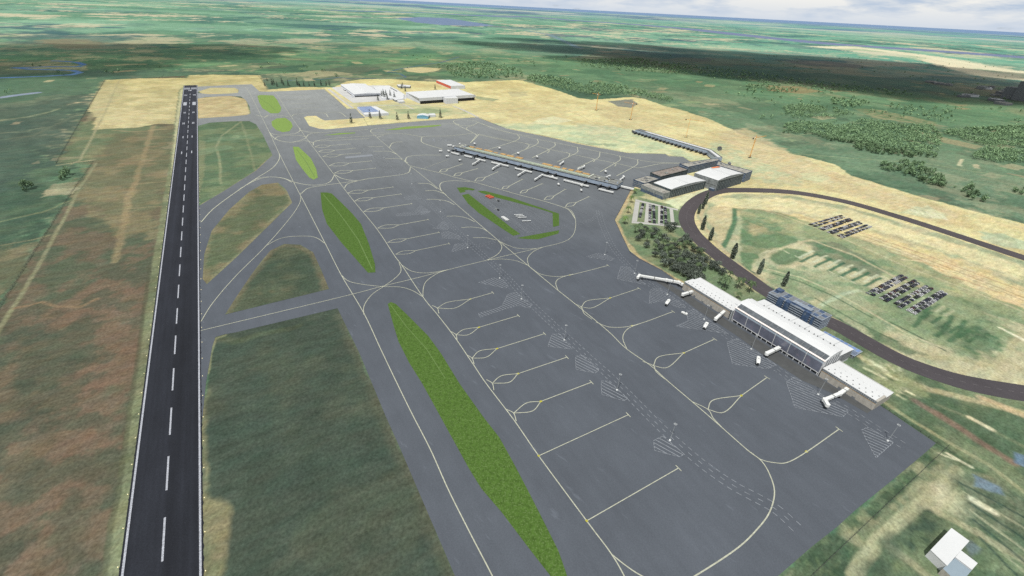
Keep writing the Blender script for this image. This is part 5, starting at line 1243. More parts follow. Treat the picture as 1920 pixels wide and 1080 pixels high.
# ------------------------------------------------------------------ bridges, masts, vehicles, cranes, fences
def pod(name, x, y, deg, z, label, group, ln=9.5, w_=3.2, par=True):
    """boarding bridge head: rounded white cab on a wheel carriage"""
    p_ = G(x, y, z); o = empty(name, (p_.x, p_.y, 0), R(deg), label, 'boarding bridge', group)
    b = MB(); cs = []
    for t, s in ((-.5, .55), (-.42, .85), (-.2, 1), (.02, 1), (.04, .9), (.08, .9), (.1, 1), (.36, .96), (.46, .75), (.5, .45)): cs.append((t * ln, s))
    for i in range(len(cs) - 1):
        (a, sa), (c, sc_) = cs[i], cs[i + 1]
        A_ = [(a, -w_/2*sa, z - 1.2), (a, w_/2*sa, z - 1.2), (a, w_/2*sa, z + .9*sa), (a, w_/4*sa, z + 1.5*sa), (a, -w_/4*sa, z + 1.5*sa), (a, -w_/2*sa, z + .9*sa)]
        B_ = [(c, -w_/2*sc_, z - 1.2), (c, w_/2*sc_, z - 1.2), (c, w_/2*sc_, z + .9*sc_), (c, w_/4*sc_, z + 1.5*sc_), (c, -w_/4*sc_, z + 1.5*sc_), (c, -w_/2*sc_, z + .9*sc_)]
        for k in range(6):
            j = (k + 1) % 6; b.face([A_[j], A_[k], B_[k], B_[j]], 'bridge_white')
        if i == 0: b.face(A_, 'dark_grey')
        if i == len(cs) - 2: b.face(B_[::-1], 'dark_grey')
    b.build('cab', o)
    b = MB(); b.box((.55, 0, z + 1.4), (.7, 1.5, .5), 'dark'); b.build('roof_unit', o)
    b = MB(); b.box((-ln * .3, 0, (z - 1.2) / 2), (1.2, 1.4, z - 1.2), 'dark_grey')
    for sy in (-1, 1): b.box((-ln * .3, sy * 1.1, .6), (1.2, .5, 1.2), 'tyre')
    b.build('wheel_carriage', o); return o
def tube(P, z, w_, label, head=None, cabdeg=None, group='boarding bridges of the white terminal'):
    """boarding bridge: telescoping tunnel on columns following P (world XY list)"""
    o = empty('boarding_bridge', (P[0].x, P[0].y, 0), 0, label, 'boarding bridge', group)
    b = MB()
    for i in range(len(P) - 1):
        k = 1 - .09 * i; b.bar((*P[i], z), (*P[i + 1], z), w_ * k, 3.0 * k, 'bridge_white')
        n_ = max(1, int((P[i + 1] - P[i]).length / 9))
        for j in range(n_ + 1):
            q = P[i].lerp(P[i + 1], j / n_); d = (P[i + 1] - P[i]).normalized() * .2
            b.bar((*(q - d), z + .02), (*(q + d), z + .02), w_ * k + .25, 3.0 * k + .25, 'bridge_white')
    for p_ in P[1:]: b.cyl((p_.x, p_.y), w_ * .62, z - 1.6, z + 1.65, 'bridge_white', 10)
    part(b, 'tunnel', o)
    for i, p_ in enumerate(P[1:], 1):
        b = MB(); q = p_.lerp(P[i - 1], .12); b.box((q.x, q.y, (z - 1.5) / 2), (1.0, 1.2, z - 1.5), 'dark_grey')
        b.box((q.x, q.y, .5), (1.2, 3.2, 1.0), 'tyre'); part(b, 'support_column', o)
    b = MB()
    for i in range(len(P) - 1):
        q = P[i].lerp(P[i + 1], .45); d = (P[i + 1] - P[i]).normalized() * .25; b.bar((*(q - d), z + .1), (*(q + d), z + .1), w_ + .35, 3.3, 'dark_grey')
    part(b, 'joint_ring', o)
    if head:
        e = P[-1]; hd = ang(head); b = MB(); b.bar((*(e - hd * 1.5), z), (*(e + hd * 6.5), z), w_ * .95, 3.0, 'bridge_white'); b.cyl((*(e + hd * 6.8),), w_ * .6, z - 1.5, z + 1.6, 'bridge_white', 10)
        b.box((*(e + hd * 5), .9), (1.2, 2.6, 1.8), 'dark_grey', R(head)); part(b, 'cab', o)
    return o
tube(GL([(1281,534),(1272,529),(1250,525),(1199,516.5)], 6), 6, 3.4, 'long white boarding bridge reaching out from the far end of the terminal', head=-120)
tube(GL([(1299,546.5),(1280.5,552)], 6), 6, 3.4, 'short white boarding bridge stub, the one next to the long bridge')
tube(GL([(1358,584),(1342,598)], 6), 6, 3.4, 'short white boarding bridge stub beside the glass hall corner')
tube(GL([(1461,652),(1438,663)], 6), 6, 3.6, 'white boarding bridge stub in front of the middle of the glass hall')
tube(GL([(1590,728),(1575,738),(1546,750)], 6), 6, 3.4, 'bent white boarding bridge beside the near wing', head=-97)
GP = 'free standing boarding bridge cabs'
for (x, y, dg, lb_) in ((1252,566,57,'in the hatched box nearest the two short bridge stubs'),(1323.5,609.5,56,'in front of the far end of the glass hall'),(1422,675,64,'inside the big hatched box in front of the glass hall')):
    pod('boarding_bridge_cab', x, y, dg, 4.6, 'detached white cab standing ' + lb_, GP, 13.5, 4.0)
o = pod('boarding_bridge_cab', 1283.5, 587, -35, 1.9, 'small slim white cab lying low between two hatched boxes', GP, 8, 2.2)
def c3(x, y): return (800 + x / 4, 220 + y / 4)
PG = 'boarding bridges around the pier'
i = 0
for x, y, dg, arm in ((360,345,55,(402,318)),(503,380,75,(560,350)),(698,428,60,(742,402)),(823,460,62,(872,430)),(950,450,-75,(942,435)),(1165,510,-70,(1172,500))):
    pt = [G(*c3(*arm), 5), G(*c3(x, y), 5)]
    pt = [pt[0], pt[0].lerp(pt[1], .5) + ang(-32) * -.8, pt[1]]
    tube(pt, 4.8, 2.8, f'bent white boarding bridge in front of the pier, {ORD[i]} from the far tip', head=dg + 180, group=PG); i += 1
for i, (x, y, dg) in enumerate(((105,250,15),(155,288,30),(250,318,55),(990,500,-72),(1160,545,-85))):
    pod('boarding_bridge_cab', *c3(x, y), dg, 4.4, f'loose white cab in front of the pier, {ORD[i]} from the far tip', PG, 8.5, 3.4)
for i, (x, y, dg) in enumerate(((172,208,5),(165,250,-45),(248,198,85),(205,217,20))):
    pod('boarding_bridge_cab', *c3(x, y), dg, 4.4, f'white cab clustered at the far tip of the pier, {ORD[i]} of four', PG, 8.5 if i else 12, 3.4)
for i, (x, y, dg) in enumerate(((360,195,-65),(547,228,-65),(687,267,-65),(828,293,-68),(1343,403,-80),(1478,443,-85))):
    pod('boarding_bridge_cab', *c3(x, y), dg, 5.4, f'white cab behind the pier, {ORD[i]} from the far end', PG, 9, 4.2)
for i, (a, h) in enumerate((((1000,352),(1022,337)),((1135,388),(1180,370)),((1345,450),(1375,438)),((1450,470),(1472,455)))):
    tube([G(*c3(*a), 5), G(*c3(*h), 5)], 5, 2.9, f'white boarding bridge behind the pier, {ORD[i]} from the far end', head=75 if i < 2 else None, group=PG)

# flood light masts
def mast_proto():
    o = empty('light_mast', (0, 0, 0), 0, 'x', 'light mast', 'apron light masts')
    b = MB(); b.cyl((0, 0), .28, 0, 21.5, 'steel', 8, .14); b.build('pole', o)
    b = MB(); b.cyl((0, 0), .9, 0, .9, 'lamp_white', 8); b.build('base_block', o)
    b = MB()
    for k in range(4): a = ang(k * 45); b.bar((-a.x * 1.2, -a.y * 1.2, 21.6), (a.x * 1.2, a.y * 1.2, 21.6), .12, .16, 'steel')
    h = b.build('lamp_frame', o)
    b = MB()
    for k in range(8): a = ang(k * 45) * 1.2; b.box((a.x, a.y, 21.4), (.4, .35, .3), 'lamp_white', R(k * 45))
    b.build('floodlight', h)
    return o
MA = [(877,465),(937,522),(977.7,561),(1058,638),(1156.7,731.7),(1256,826)]
MB_ = [(1134,478),(1190,513),(1251,552.5),(1320,599),(1408.3,654.8),(1533.7,740),(1664,827)]
MC = [(720,296),(772,345),(826,397)]
mp_ = mast_proto(); first = True
for grp, txt in ((MA, 'beside the central service road'), (MB_, 'along the terminal front'), (MC, 'on the distant rows of stands')):
    for i, (x, y) in enumerate(grp):
        o = mp_ if first else copy_tree(mp_); first = False
        p_ = G(x, y); o.location = (p_.x, p_.y, .1); o.rotation_euler = (0, 0, R(20))
        k = len(grp) - 1 - i; o['label'] = f'slim light mast {txt}, {ORD[k]} from the near end'

# cars
CARM = {'white': C(225,225,228), 'silver': C(150,152,158), 'black': C(22,23,28), 'dark blue': C(32,36,70), 'maroon': C(92,40,40), 'grey': C(78,78,88)}
def car_mesh(cn):
    m = mat('car_' + cn, CARM[cn], .35, .02, 1, spec=.5); b = MB()
    prof = [(-2.2, .35), (-2.25, .75), (-1.6, .95), (-1.15, 1.42), (.35, 1.46), (1.05, .98), (2.05, .82), (2.25, .45), (2.25, .35)]
    w_ = .9
    for i in range(len(prof) - 1):
        (x0, z0), (x1, z1) = prof[i], prof[i + 1]
        g = i in (2, 4); b.face([(x0, -w_, z0), (x1, -w_, z1), (x1, w_, z1), (x0, w_, z0)][::-1], 'car_glass' if g else m)
    for s in (-1, 1):
        f = [(x, s * w_, z) for x, z in prof]; b.face(f if s < 0 else f[::-1], m)
        q = [(-1.35, s * (w_ + .01), .98), (.85, s * (w_ + .01), .98), (.3, s * (w_ + .01), 1.38), (-1.1, s * (w_ + .01), 1.36)]; b.face(q if s < 0 else q[::-1], 'car_glass')
        for x in (-1.4, 1.4):
            for k in range(1):
                n_ = 8; P = [(x + .34 * math.cos(2 * math.pi * j / n_), s * (w_ + .03), .34 + .34 * math.sin(2 * math.pi * j / n_)) for j in range(n_)]
                b.face(P if s < 0 else P[::-1], 'tyre')
    me = bpy.data.meshes.new('parked_car'); me.from_pydata(b.v, [], b.f)
    for mm in b.mats: me.materials.append(M[mm] if isinstance(mm, str) else mm)
    me.polygons.foreach_set('material_index', b.m); me.update(); return me, b
CARS = {k: car_mesh(k) for k in CARM}
def car(q, rz, place, grp, pick):
    o = link('parked_car', CARS[pick][0]); o.location = (q.x, q.y, .13); o.rotation_euler = (0, 0, rz + (math.pi if rnd.random() < .3 else 0))
    s = 1.25; o.scale = (s, s, s); tag(o, f'{pick} car parked in {place}', 'car', grp)
def pickc(): return rnd.choices(list(CARM), [30, 14, 26, 16, 3, 20])[0]
for (a, c_) in (((1205.8,382),(1199,409)),((1219,384),(1218,417.5)),((1225.4,385),(1226.7,420)),((1241,386.7),(1240,421.7)),((1247,388),(1248.8,422.5))):
    A_, B_ = G(*a), G(*c_); d = B_ - A_; n_ = int(d.length / 5.4)
    for k in range(n_): car(A_ + d * (k + .5) / n_, math.atan2(d.y, d.x) + math.pi / 2 + rnd.uniform(-.05, .05), 'the small paved car park next to the palms', 'cars in the small paved car park', pickc())
def row_cars(a, c_, pitch, fn):
    A_, B_ = G(*a), G(*c_); d = B_ - A_; n_ = int(d.length / pitch)
    for k in range(n_):
        if rnd.random() < .07: continue
        fn(A_ + d * (k + .5) / n_, math.atan2(d.y, d.x) + math.pi / 2 + rnd.uniform(-.04, .04))
L3 = [((1625.4,551.4),(1691.5,516.4)),((1634,555),(1700,520)),((1650.7,561),(1716,526)),((1658.5,566),(1721.7,531)),((1675,572.8),(1738,536.8)),((1684.7,577.6),(1747,540.7)),((1701,584.4),(1766.4,546.5)),((1711,589.3),(1773,550.4))]
NTH = ['first', 'second', 'third', 'fourth']
for i, (a, c_) in enumerate(L3):
    row_cars(a, c_, 4.15, lambda q, r: car(q, r, f'the near grass field, {NTH[i // 2]} double row from the hall side', 'cars in the near grass car park', pickc()))
L2 = [((1517.5,422),(1578,404.6)),((1523,426),(1582.6,407.5)),((1536,430),(1593,410.4)),((1541,432),(1597,413)),((1551.5,436.7),(1611,416)),((1558,438.6),(1614.7,419)),((1571,443.5),(1626,422)),((1577,446.4),(1633,425))]
mass = MB()
def stuff_car(q, rz):
    b = CARS[pickc()][1]; ca, sa = math.cos(rz), math.sin(rz); i0 = len(mass.v)
    mass.v += [(q.x + 1.25 * (x * ca - y * sa), q.y + 1.25 * (x * sa + y * ca), .1 + 1.25 * z) for x, y, z in b.v]
    mp__ = [mass.mi(mm) for mm in b.mats]
    mass.f += [tuple(i0 + k for k in f) for f in b.f]; mass.m += [mp__[k] for k in b.m]
for a, c_ in L2: row_cars(a, c_, 4.15, stuff_car)
tag(mass.build('parked_cars'), 'mass of cars in double rows on the far dry grass car park inside the loop', 'cars', None, 'stuff')

# ground equipment inside the triangular island
def truck(x, y, deg, colr, label, ln=9, grp=None, cat='truck', w_=2.6, h=3):
    p_ = G(x, y); o = empty(cat.replace(' ', '_'), (p_.x, p_.y, .25), R(deg), label, cat, grp)
    b = MB(); b.box((-ln * .12, 0, h * .55), (ln * .74, w_, h * .8), colr); b.build('cargo_body', o)
    b = MB(); b.box((ln * .36, 0, h * .42), (ln * .22, w_ * .95, h * .6), colr); b.box((ln * .475, 0, h * .55), (.1, w_ * .8, h * .22), 'car_glass'); b.build('driver_cab', o)
    for sx in (-.35, .33):
        for sy in (-1, 1): b = MB(); b.cyl((0, 0), .5, -.2, .2, 'tyre', 8); b.v = [(sx * ln + x_, sy * w_ / 2 + z_, .5 + y_) for x_, y_, z_ in b.v]; b.build('wheel', o)
    return o
for i in range(3): truck(914.5 + i * 3.3, 368.8 + i * 1.6, -150, 'red', f'red rescue truck parked in the triangular island, {ORD[i]} of three', 11, 'red rescue trucks', 'fire truck')
for i in range(4): truck(943.3 + i * 2.5, 408.8 + i * 1.7, 25, 'bridge_white', f'white van parked in the triangular island, {ORD[i]} of four', 7, 'white vans in the triangular island', 'van')
for r0, (x, y) in enumerate(((972,404.5),(975,407),(979,409.5),(987,416))):
    for k in range(6):
        q = G(x, y) + ang(14) * (k - 2.5) * 2.7; o = empty('baggage_cart', (q.x, q.y, .3), R(14), f'white covered baggage cart in the {NTH[r0]} line of carts from the top', 'baggage cart', 'lines of white baggage carts')
        b = MB(); b.box((0, 0, .55), (2.2, 1.4, .2), 'grey'); b.box((0, 0, 2.1), (2.3, 1.6, .25), 'lamp_white')
        for sx in (-1, 1):
            for sy in (-1, 1): b.box((sx, sy * .65, 1.3), (.12, .12, 1.5), 'lamp_white'); b.box((sx * .8, sy * .6, .25), (.4, .2, .45), 'tyre')
        b.build('cart_body', o)
for x, y, lb_ in ((934.5,377.5,'between the red trucks and the dashed bays'),(934,394.3,'on the dashed road of the triangular island')):
    q = G(x, y); o = empty('aircraft_tug', (q.x, q.y, .25), R(-50), 'low dark tug with pale tow bar ' + lb_, 'tug')
    b = MB(); b.box((0, 0, .9), (4.6, 2.4, 1.2), 'dark'); b.box((1, 0, 1.8), (1.4, 1.8, .8), 'car_glass'); b.build('tug_body', o)
    b = MB(); b.bar((-2.3, 0, .5), (-9, .4, .4), .4, .3, 'pale_rib'); b.build('tow_bar', o)
    for sx in (-1.4, 1.4):
        for sy in (-1, 1): b = MB(); b.box((sx, sy * 1.25, .45), (.9, .3, .9), 'tyre'); b.build('wheel', o)

# tower cranes
def crane(base, h, deg, jl, label):
    p_ = G(*base); o = empty('tower_crane', (p_.x, p_.y, 0), R(deg), label, 'tower crane', 'tower cranes on the dry land')
    b = MB()
    for sx in (-.8, .8):
        for sy in (-.8, .8): b.bar((sx, sy, 0), (sx, sy, h), .28, .28, 'crane_orange')
    z = 1; s = 1
    while z < h - 2.5:
        for t in (-.8, .8): b.bar((-.8 * s, t, z), (.8 * s, t, z + 2.4), .16, .16, 'crane_orange'); b.bar((t, -.8 * s, z), (t, .8 * s, z + 2.4), .16, .16, 'crane_orange')
        z += 2.4; s = -s
    b.build('mast', o)
    b = MB()
    for sx in (-1, 1): b.box((sx * 3.2, 0, 1), (2.4, 5, 2), 'dark_grey')
    b.build('ballast', o)
    b = MB()
    for q in ((0, .7, 0), (0, -.7, 0), (0, 0, 1.3)): b.bar((0, q[1], h + 1 + q[2]), (jl, q[1], h + 1 + q[2]), .2, .2, 'crane_orange')
    x = 0
    while x < jl - 2: b.bar((x, .7, h + 1), (x + 1.2, 0, h + 2.3), .12, .12, 'crane_orange'); b.bar((x + 1.2, 0, h + 2.3), (x + 2.4, -.7, h + 1), .12, .12, 'crane_orange'); x += 2.4
    b.bar((0, 0, h + 7), (jl * .7, 0, h + 2.3), .12, .12, 'steel'); b.build('jib', o)
    b = MB(); b.bar((0, 0, h + 1.2), (-13, 0, h + 1.2), 1.4, .5, 'crane_orange'); b.bar((0, 0, h + 7), (-12, 0, h + 1.5), .12, .12, 'steel'); cj = b.build('counter_jib', o)
    b = MB(); b.box((-12, 0, h + .6), (3, 2.2, 3.2), 'dark'); b.build('counterweight', cj)
    b = MB(); b.box((1, 1.7, h + .4), (2.4, 1.8, 2.4), 'lamp_white'); b.bar((0, 0, h), (0, 0, h + 7.2), .9, .9, 'crane_orange'); b.build('operator_cab', o)
crane((1117.6,207), 56, 140, 26, 'orange tower crane left of the dark pond, farthest from the halls')
crane((1182,224.6), 53, 150, 34, 'orange tower crane standing just below the dark pond')
crane((1286,258), 52, -20, 44, 'orange tower crane behind the far concourse')
crane((1405.5,295.5), 52, 35, 50, 'orange tower crane beyond the bright blue block, nearest of the cranes')

# fences
def fence(name, px, h, label, post=8.0, z0=0):
    P = GL(px); o = root(name, P[0], label, 'fence'); b = MB(); b2 = MB()
    for i in range(len(P) - 1):
        for hh in (.1, .35, .6, .98): b.bar((*P[i], h * hh), (*P[i + 1], h * hh), .06, .10, 'fence')
    part(b, 'mesh_panel', o)
    for q in resample(P, post): b2.box((q.x, q.y, h / 2), (.22, .22, h), 'fence')
    pp = part(b2, 'post', o); pp['kind'] = 'stuff'
fence('perimeter_fence', [(308,139.5),(303,145),(250,147.5),(197,150),(150,228),(105,307),(140,305.5),(175,303),(135,360),(0,577),(-180,870)], 2.6, 'dark perimeter fence zigzagging along the left side of the airfield', 9)
fence('perimeter_fence', [(482,140),(489,148),(502,167)], 2.6, 'short dark fence at the far corner behind the taxiway', 9)
fence('perimeter_fence', [(607,166.5),(630,186),(650,204),(668,204.5)], 2.6, 'dark fence between the outlying apron and the yard path', 9)
fence('perimeter_fence', [(679,216),(689,235.5),(805,226),(896,220),(940,238),(1040,260),(1177,287),(1247,289),(1254,293),(1280,294),(1295,304)], 2.0, 'dark fence tracing the far edge of the main apron', 9)
fence('perimeter_fence', [(1184,354),(1162.5,395),(1152.5,412.5),(1165,440),(1182,475),(1200,487),(1240,506.5),(1272,528)], 1.8, 'dark fence between the palm grove and the apron', 8)
fence('perimeter_fence', [(1653,762),(1704,795),(1755,830.5),(1790,852)], 2.4, 'dark fence from the near wing to the apron corner', 7)
fence('perimeter_fence', [(1779,836),(1700,911),(1610,996),(1521,1081),(1440,1160)], 2.6, 'dark straight fence through the grass beside the near apron edge', 7)

# runway edge lights
lm = MB(); lm.cyl((0, 0), .30, 0, .35, 'light_amber', 6); lm.cyl((0, 0), .18, .35, .7, 'lamp_white', 6)
lme = None
for s in range(0, 30):
    for sg in (-1, 1):
        q = Gd(-20 + s * 59.6 * .5 + 10, sg * 24.6)
        if lme is None: o = lm.build('runway_light'); lme = o.data
        else: o = link('runway_light', lme)
        o.location = (q.x, q.y, .12); tag(o, 'tiny amber lamp on the %s edge of the runway' % ('taxiway side' if sg > 0 else 'outer grass side'), 'runway light', 'runway edge lights %s' % ('taxiway side' if sg > 0 else 'outer side'))
# ------------------------------------------------------------------ vegetation
class TB:
    """leaf builder: many small leaf cluster faces with a tone per face"""
    def __init__(s): s.v = []; s.f = []; s.t = []
    def leaf(s, c, sz, tone, r, flat=.5):
        n_ = Vector((r.gauss(0, 1), r.gauss(0, 1), abs(r.gauss(0, 1)) * flat + .3)).normalized()
        a = n_.orthogonal().normalized(); a = (a * math.cos(2.1 * r.random() * 3) + n_.cross(a) * math.sin(2.1 * r.random() * 3)).normalized(); b = n_.cross(a)
        i = len(s.v); k = sz * r.uniform(.6, 1.2)
        s.v += [tuple(c + a * k), tuple(c + b * k * .7), tuple(c - a * k * .9), tuple(c - b * k * .8)]; s.f.append((i, i + 1, i + 2, i + 3)); s.t.append(tone)
    def tri(s, p, tone): i = len(s.v); s.v += [tuple(q) for q in p]; s.f.append(tuple(range(i, i + len(p)))); s.t.append(tone)
    def mesh(s, name, m):
        me = bpy.data.meshes.new(name); me.from_pydata(s.v, [], s.f); me.materials.append(M[m])
        at = me.attributes.new('tone', 'FLOAT', 'FACE'); at.data.foreach_set('value', s.t); me.update(); return me
def trunk_mesh(h, r0, r1, limbs, mname, r, crown=3):
    b = MB(); b.cyl((0, 0), r0, -.3, h, mname, 7, r1)
    for _ in range(limbs):
        z = h * r.uniform(.5, .95); a = ang(r.uniform(0, 360)); b.bar((0, 0, z), (a.x * crown * .6, a.y * crown * .6, z + crown * .55), r1 * .7, r1 * .7, mname)
    me = bpy.data.meshes.new('trunk'); me.from_pydata(b.v, [], b.f); me.materials.append(M[mname]); me.update(); return me
def broad(seed, R_, h, n_, sz, m, lobes=7):
    r = random.Random(seed); t = TB(); cs = []
    for k in range(lobes):
        a = ang(k * 360 / lobes + r.uniform(-25, 25)); d = R_ * r.uniform(.35, .72) if k else 0
        cs.append((Vector((a.x * d, a.y * d, h * r.uniform(.5, .85))), R_ * r.uniform(.38, .58)))
    for c, rad in cs:
        for _ in range(n_ // lobes):
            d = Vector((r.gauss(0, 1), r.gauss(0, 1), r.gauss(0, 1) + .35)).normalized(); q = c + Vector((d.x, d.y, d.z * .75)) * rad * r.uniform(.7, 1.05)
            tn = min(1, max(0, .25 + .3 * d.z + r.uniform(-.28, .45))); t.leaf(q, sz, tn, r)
    return t.mesh('crown', m)
def conifer(seed, R_, h, m, gap=.12, tiers=13, sz=.9):
    r = random.Random(seed); t = TB()
    for k in range(tiers):
        f = k / (tiers - 1); z = h * (.12 + .86 * f); rad = R_ * (1 - f) ** .8 * r.uniform(.75, 1.15) + .35
        if r.random() < gap: continue
        for j in range(int(12 + 20 * (1 - f))):
            a = ang(r.uniform(0, 360)); d = rad * r.uniform(.25, 1); q = Vector((a.x * d, a.y * d, z + r.uniform(-.6, .6) - d * .12))
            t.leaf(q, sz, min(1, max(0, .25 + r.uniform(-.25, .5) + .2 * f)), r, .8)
    return t.mesh('crown', m)
def cypress(seed, R_, h, m):
    r = random.Random(seed); t = TB()
    for _ in range(900):
        f = r.random() ** .9; rad = R_ * (math.sin(math.pi * min(1, (f * .86 + .1))) ** .7) * (1 - f * .35); a = ang(r.uniform(0, 360)); d = rad * r.uniform(.4, 1.05)
        t.leaf(Vector((a.x * d, a.y * d, h * (.05 + .95 * f))), 1.0, min(1, max(0, .3 + r.uniform(-.3, .5))), r, .8)
    return t.mesh('crown', m)
def palm(seed, h, ln, m, nf=18):
    r = random.Random(seed); t = TB()
    for k in range(nf):
        a = ang(k * 360 / nf + r.uniform(-9, 9)); sd = Vector((-a.y, a.x, 0)); el = r.uniform(-.1, 1.0); L_ = ln * r.uniform(.8, 1.1); pts = []
        for j in range(6):
            f = j / 5; pts.append(Vector((a.x, a.y, 0)) * L_ * f * (1 - .12 * f) + Vector((0, 0, h + L_ * (el * f * .75 - .95 * f * f))))
        for j in range(5):
            w0, w1 = .75 * (1 - (j / 5) ** 2) + .25, .75 * (1 - ((j + 1) / 5) ** 2) + .1
            for s in (-1, 1):
                t.tri([pts[j], pts[j + 1], pts[j + 1] + sd * s * w1 - Vector((0, 0, .45)), pts[j] + sd * s * w0 - Vector((0, 0, .45))], min(1, max(0, .45 + r.uniform(-.35, .5))))
    return t.mesh('crown', m)
def make_tree(name, crown, trunk):
    def f(p_, s, label, cat, group, rz=None, sz=None):
        o = empty(name, (p_.x, p_.y, 0), rnd.uniform(0, 6.28) if rz is None else rz, label, cat, group); o.scale = (s, s, s * (sz or rnd.uniform(.9, 1.12)))
        link('crown', crown, o); link('trunk', trunk, o); return o
    return f
rt = random.Random(5)
tk_b = trunk_mesh(6, .5, .28, 5, 'trunk', rt, 5); tk_c = trunk_mesh(20, .4, .08, 0, 'trunk', rt); tk_p = trunk_mesh(12.2, .42, .3, 0, 'palm_trunk', rt)
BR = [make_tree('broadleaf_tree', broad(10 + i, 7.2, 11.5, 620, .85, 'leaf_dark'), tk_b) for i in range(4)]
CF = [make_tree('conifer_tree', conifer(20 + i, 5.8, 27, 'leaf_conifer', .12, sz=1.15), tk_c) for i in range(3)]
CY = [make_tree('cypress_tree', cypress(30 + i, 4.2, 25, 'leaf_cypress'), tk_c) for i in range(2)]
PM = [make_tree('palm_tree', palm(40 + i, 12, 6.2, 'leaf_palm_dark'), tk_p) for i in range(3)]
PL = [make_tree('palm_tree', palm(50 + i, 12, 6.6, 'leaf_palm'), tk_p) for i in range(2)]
for i, (x, y, s) in enumerate(((1322,383,.95),(1317,392,.8),(1309,401,.8),(1316,431,1),(1330.5,451,1),(1372.5,485,1.15),(1422,514,.95),(1468,537,.95))):
    CY[i % 2](G(x, y), s, f'dark narrow cypress on the inner side of the road bend, {ORD[i]} from the halls', 'tree', 'cypresses along the loop road')
for i, (x, y, s) in enumerate(((1190,363,.95),(1183,380,1.05),(1177,400,1.1),(1171,420,1.25))):
    PL[i % 2](G(x, y), s, f'bright green palm on the apron edge beside the small car park, {ORD[i]} from the pier', 'palm', 'bright palms on the apron edge')
PMP = [(1190,437,1.1),(1198,434,1.2),(1206,441,1.1),(1212,455,1.2),(1217,444,1.1),(1233,452,1.2),(1243,462,1.1),(1227,470,1),(1256,474,1.1),(1272,470,1.1),(1283,466,1.2),(1297,472,1.1),(1310,480,1.2),(1271,500,1.3),(1246,478,1),(1263,459,1),(1306,508,1.1),(1317,489,1)]
for x, y, s in PMP: PM[rnd.randrange(3)](G(x, y), s, 'dark palm rising among the broadleaf trees of the grove', 'palm', 'dark palms in the grove')
for i, (x, y, s) in enumerate(((1348,532,.8),(1357,540,1.6),(1366,522,1),(1382,541,1.3),(1391,536,1),(1404,548,1.4),(1354,551,.7),(1383,560,.8))):
    PM[i % 3](G(x, y), s, f'dark palm on the lawn behind the far wing, {ORD[i]} from the grove', 'palm', 'palms on the lawn behind the terminal')
BRP = [(1204,444),(1196,452),(1211,434),(1222,446),(1231,462),(1240,449),(1247,455),(1228,438),(1213,463),(1238,474),(1252,468),(1258,482),(1240,486),(1228,481),(1262,466),(1270,478),(1251,430),(1258,433),(1264,428),(1276,459),(1284,452),(1292,460),(1279,488),
       (1268,493),(1257,497),(1246,500),(1287,481),(1296,488),(1303,471),(1312,474),(1290,498),(1279,503),(1270,511),(1262,508),(1301,499),(1311,494),(1322,492),(1298,512),(1288,517),(1279,519),(1308,517),(1315,507),(1268,503),(1292,527),(1302,530),(1312,528),(1283,509),(1299,521),(1335,506),(1344,511),(1352,516),(1341,502)]
for x, y in BRP:
    BR[rnd.randrange(4)](G(x + rnd.uniform(-2, 2), y + rnd.uniform(-2, 2)), rnd.uniform(.8, 1.1), 'dark grey green broadleaf tree in the grove between apron and access road', 'tree', 'broadleaf trees of the grove')
for i, (x, y, s) in enumerate(((659,231,1.05),(694,222,1),(713,223,1),(745,225,.98),(766,223,1),(825.6,221,1))):
    CF[i % 3](G(x, y), s, f'dark pointed conifer in the row along the apron edge, {ORD[i]} from the left', 'tree', 'conifers along the apron edge')
for x, y in ((709,188.5),(716,182),(721,184),(726.5,187),(719,179.5),(732,181),(739.6,184),(724,181)):
    CF[rnd.randrange(3)](G(x, y), rnd.uniform(.85, 1), 'dark conifer in the cluster between the two big hangars', 'tree', 'conifers between the hangars')
for x, y in ((753,166.5),(755,164),(760,171.5),(816,168)):
    CF[rnd.randrange(3)](G(x, y), .8, 'small conifer behind the biggest hangar near the pale sheds', 'tree', 'small conifers behind the hangars')
for x, y, s in ((501,152,.7),(497,162,.8),(511,160,1.2),(514,158,1),(520,163,.9),(529,157,1.1),(532,160,.9),(541,161,1.1),(558,160,1.3),(562,163,1),(570,161.5,.9),(580,161.5,.8),(590,161.5,.9),(602.5,160.5,1),(612,161,.9),(618,161,.9)):
    CF[rnd.randrange(3)](G(x, y), s * .85, 'dark conifer in the line behind the outlying apron', 'tree', 'conifers behind the outlying apron')
bush = TB(); 
def low_tree(t, p_, R_, h, n_, sz, r):
    for _ in range(n_):
        d = Vector((r.gauss(0, 1), r.gauss(0, 1), r.gauss(0, 1) + .4)).normalized()
        t.leaf(Vector((p_[0], p_[1], h * .6)) + Vector((d.x * R_, d.y * R_, d.z * h * .45)) * r.uniform(.55, 1), sz, min(1, max(0, .3 + .35 * d.z + r.uniform(-.3, .4))), r)
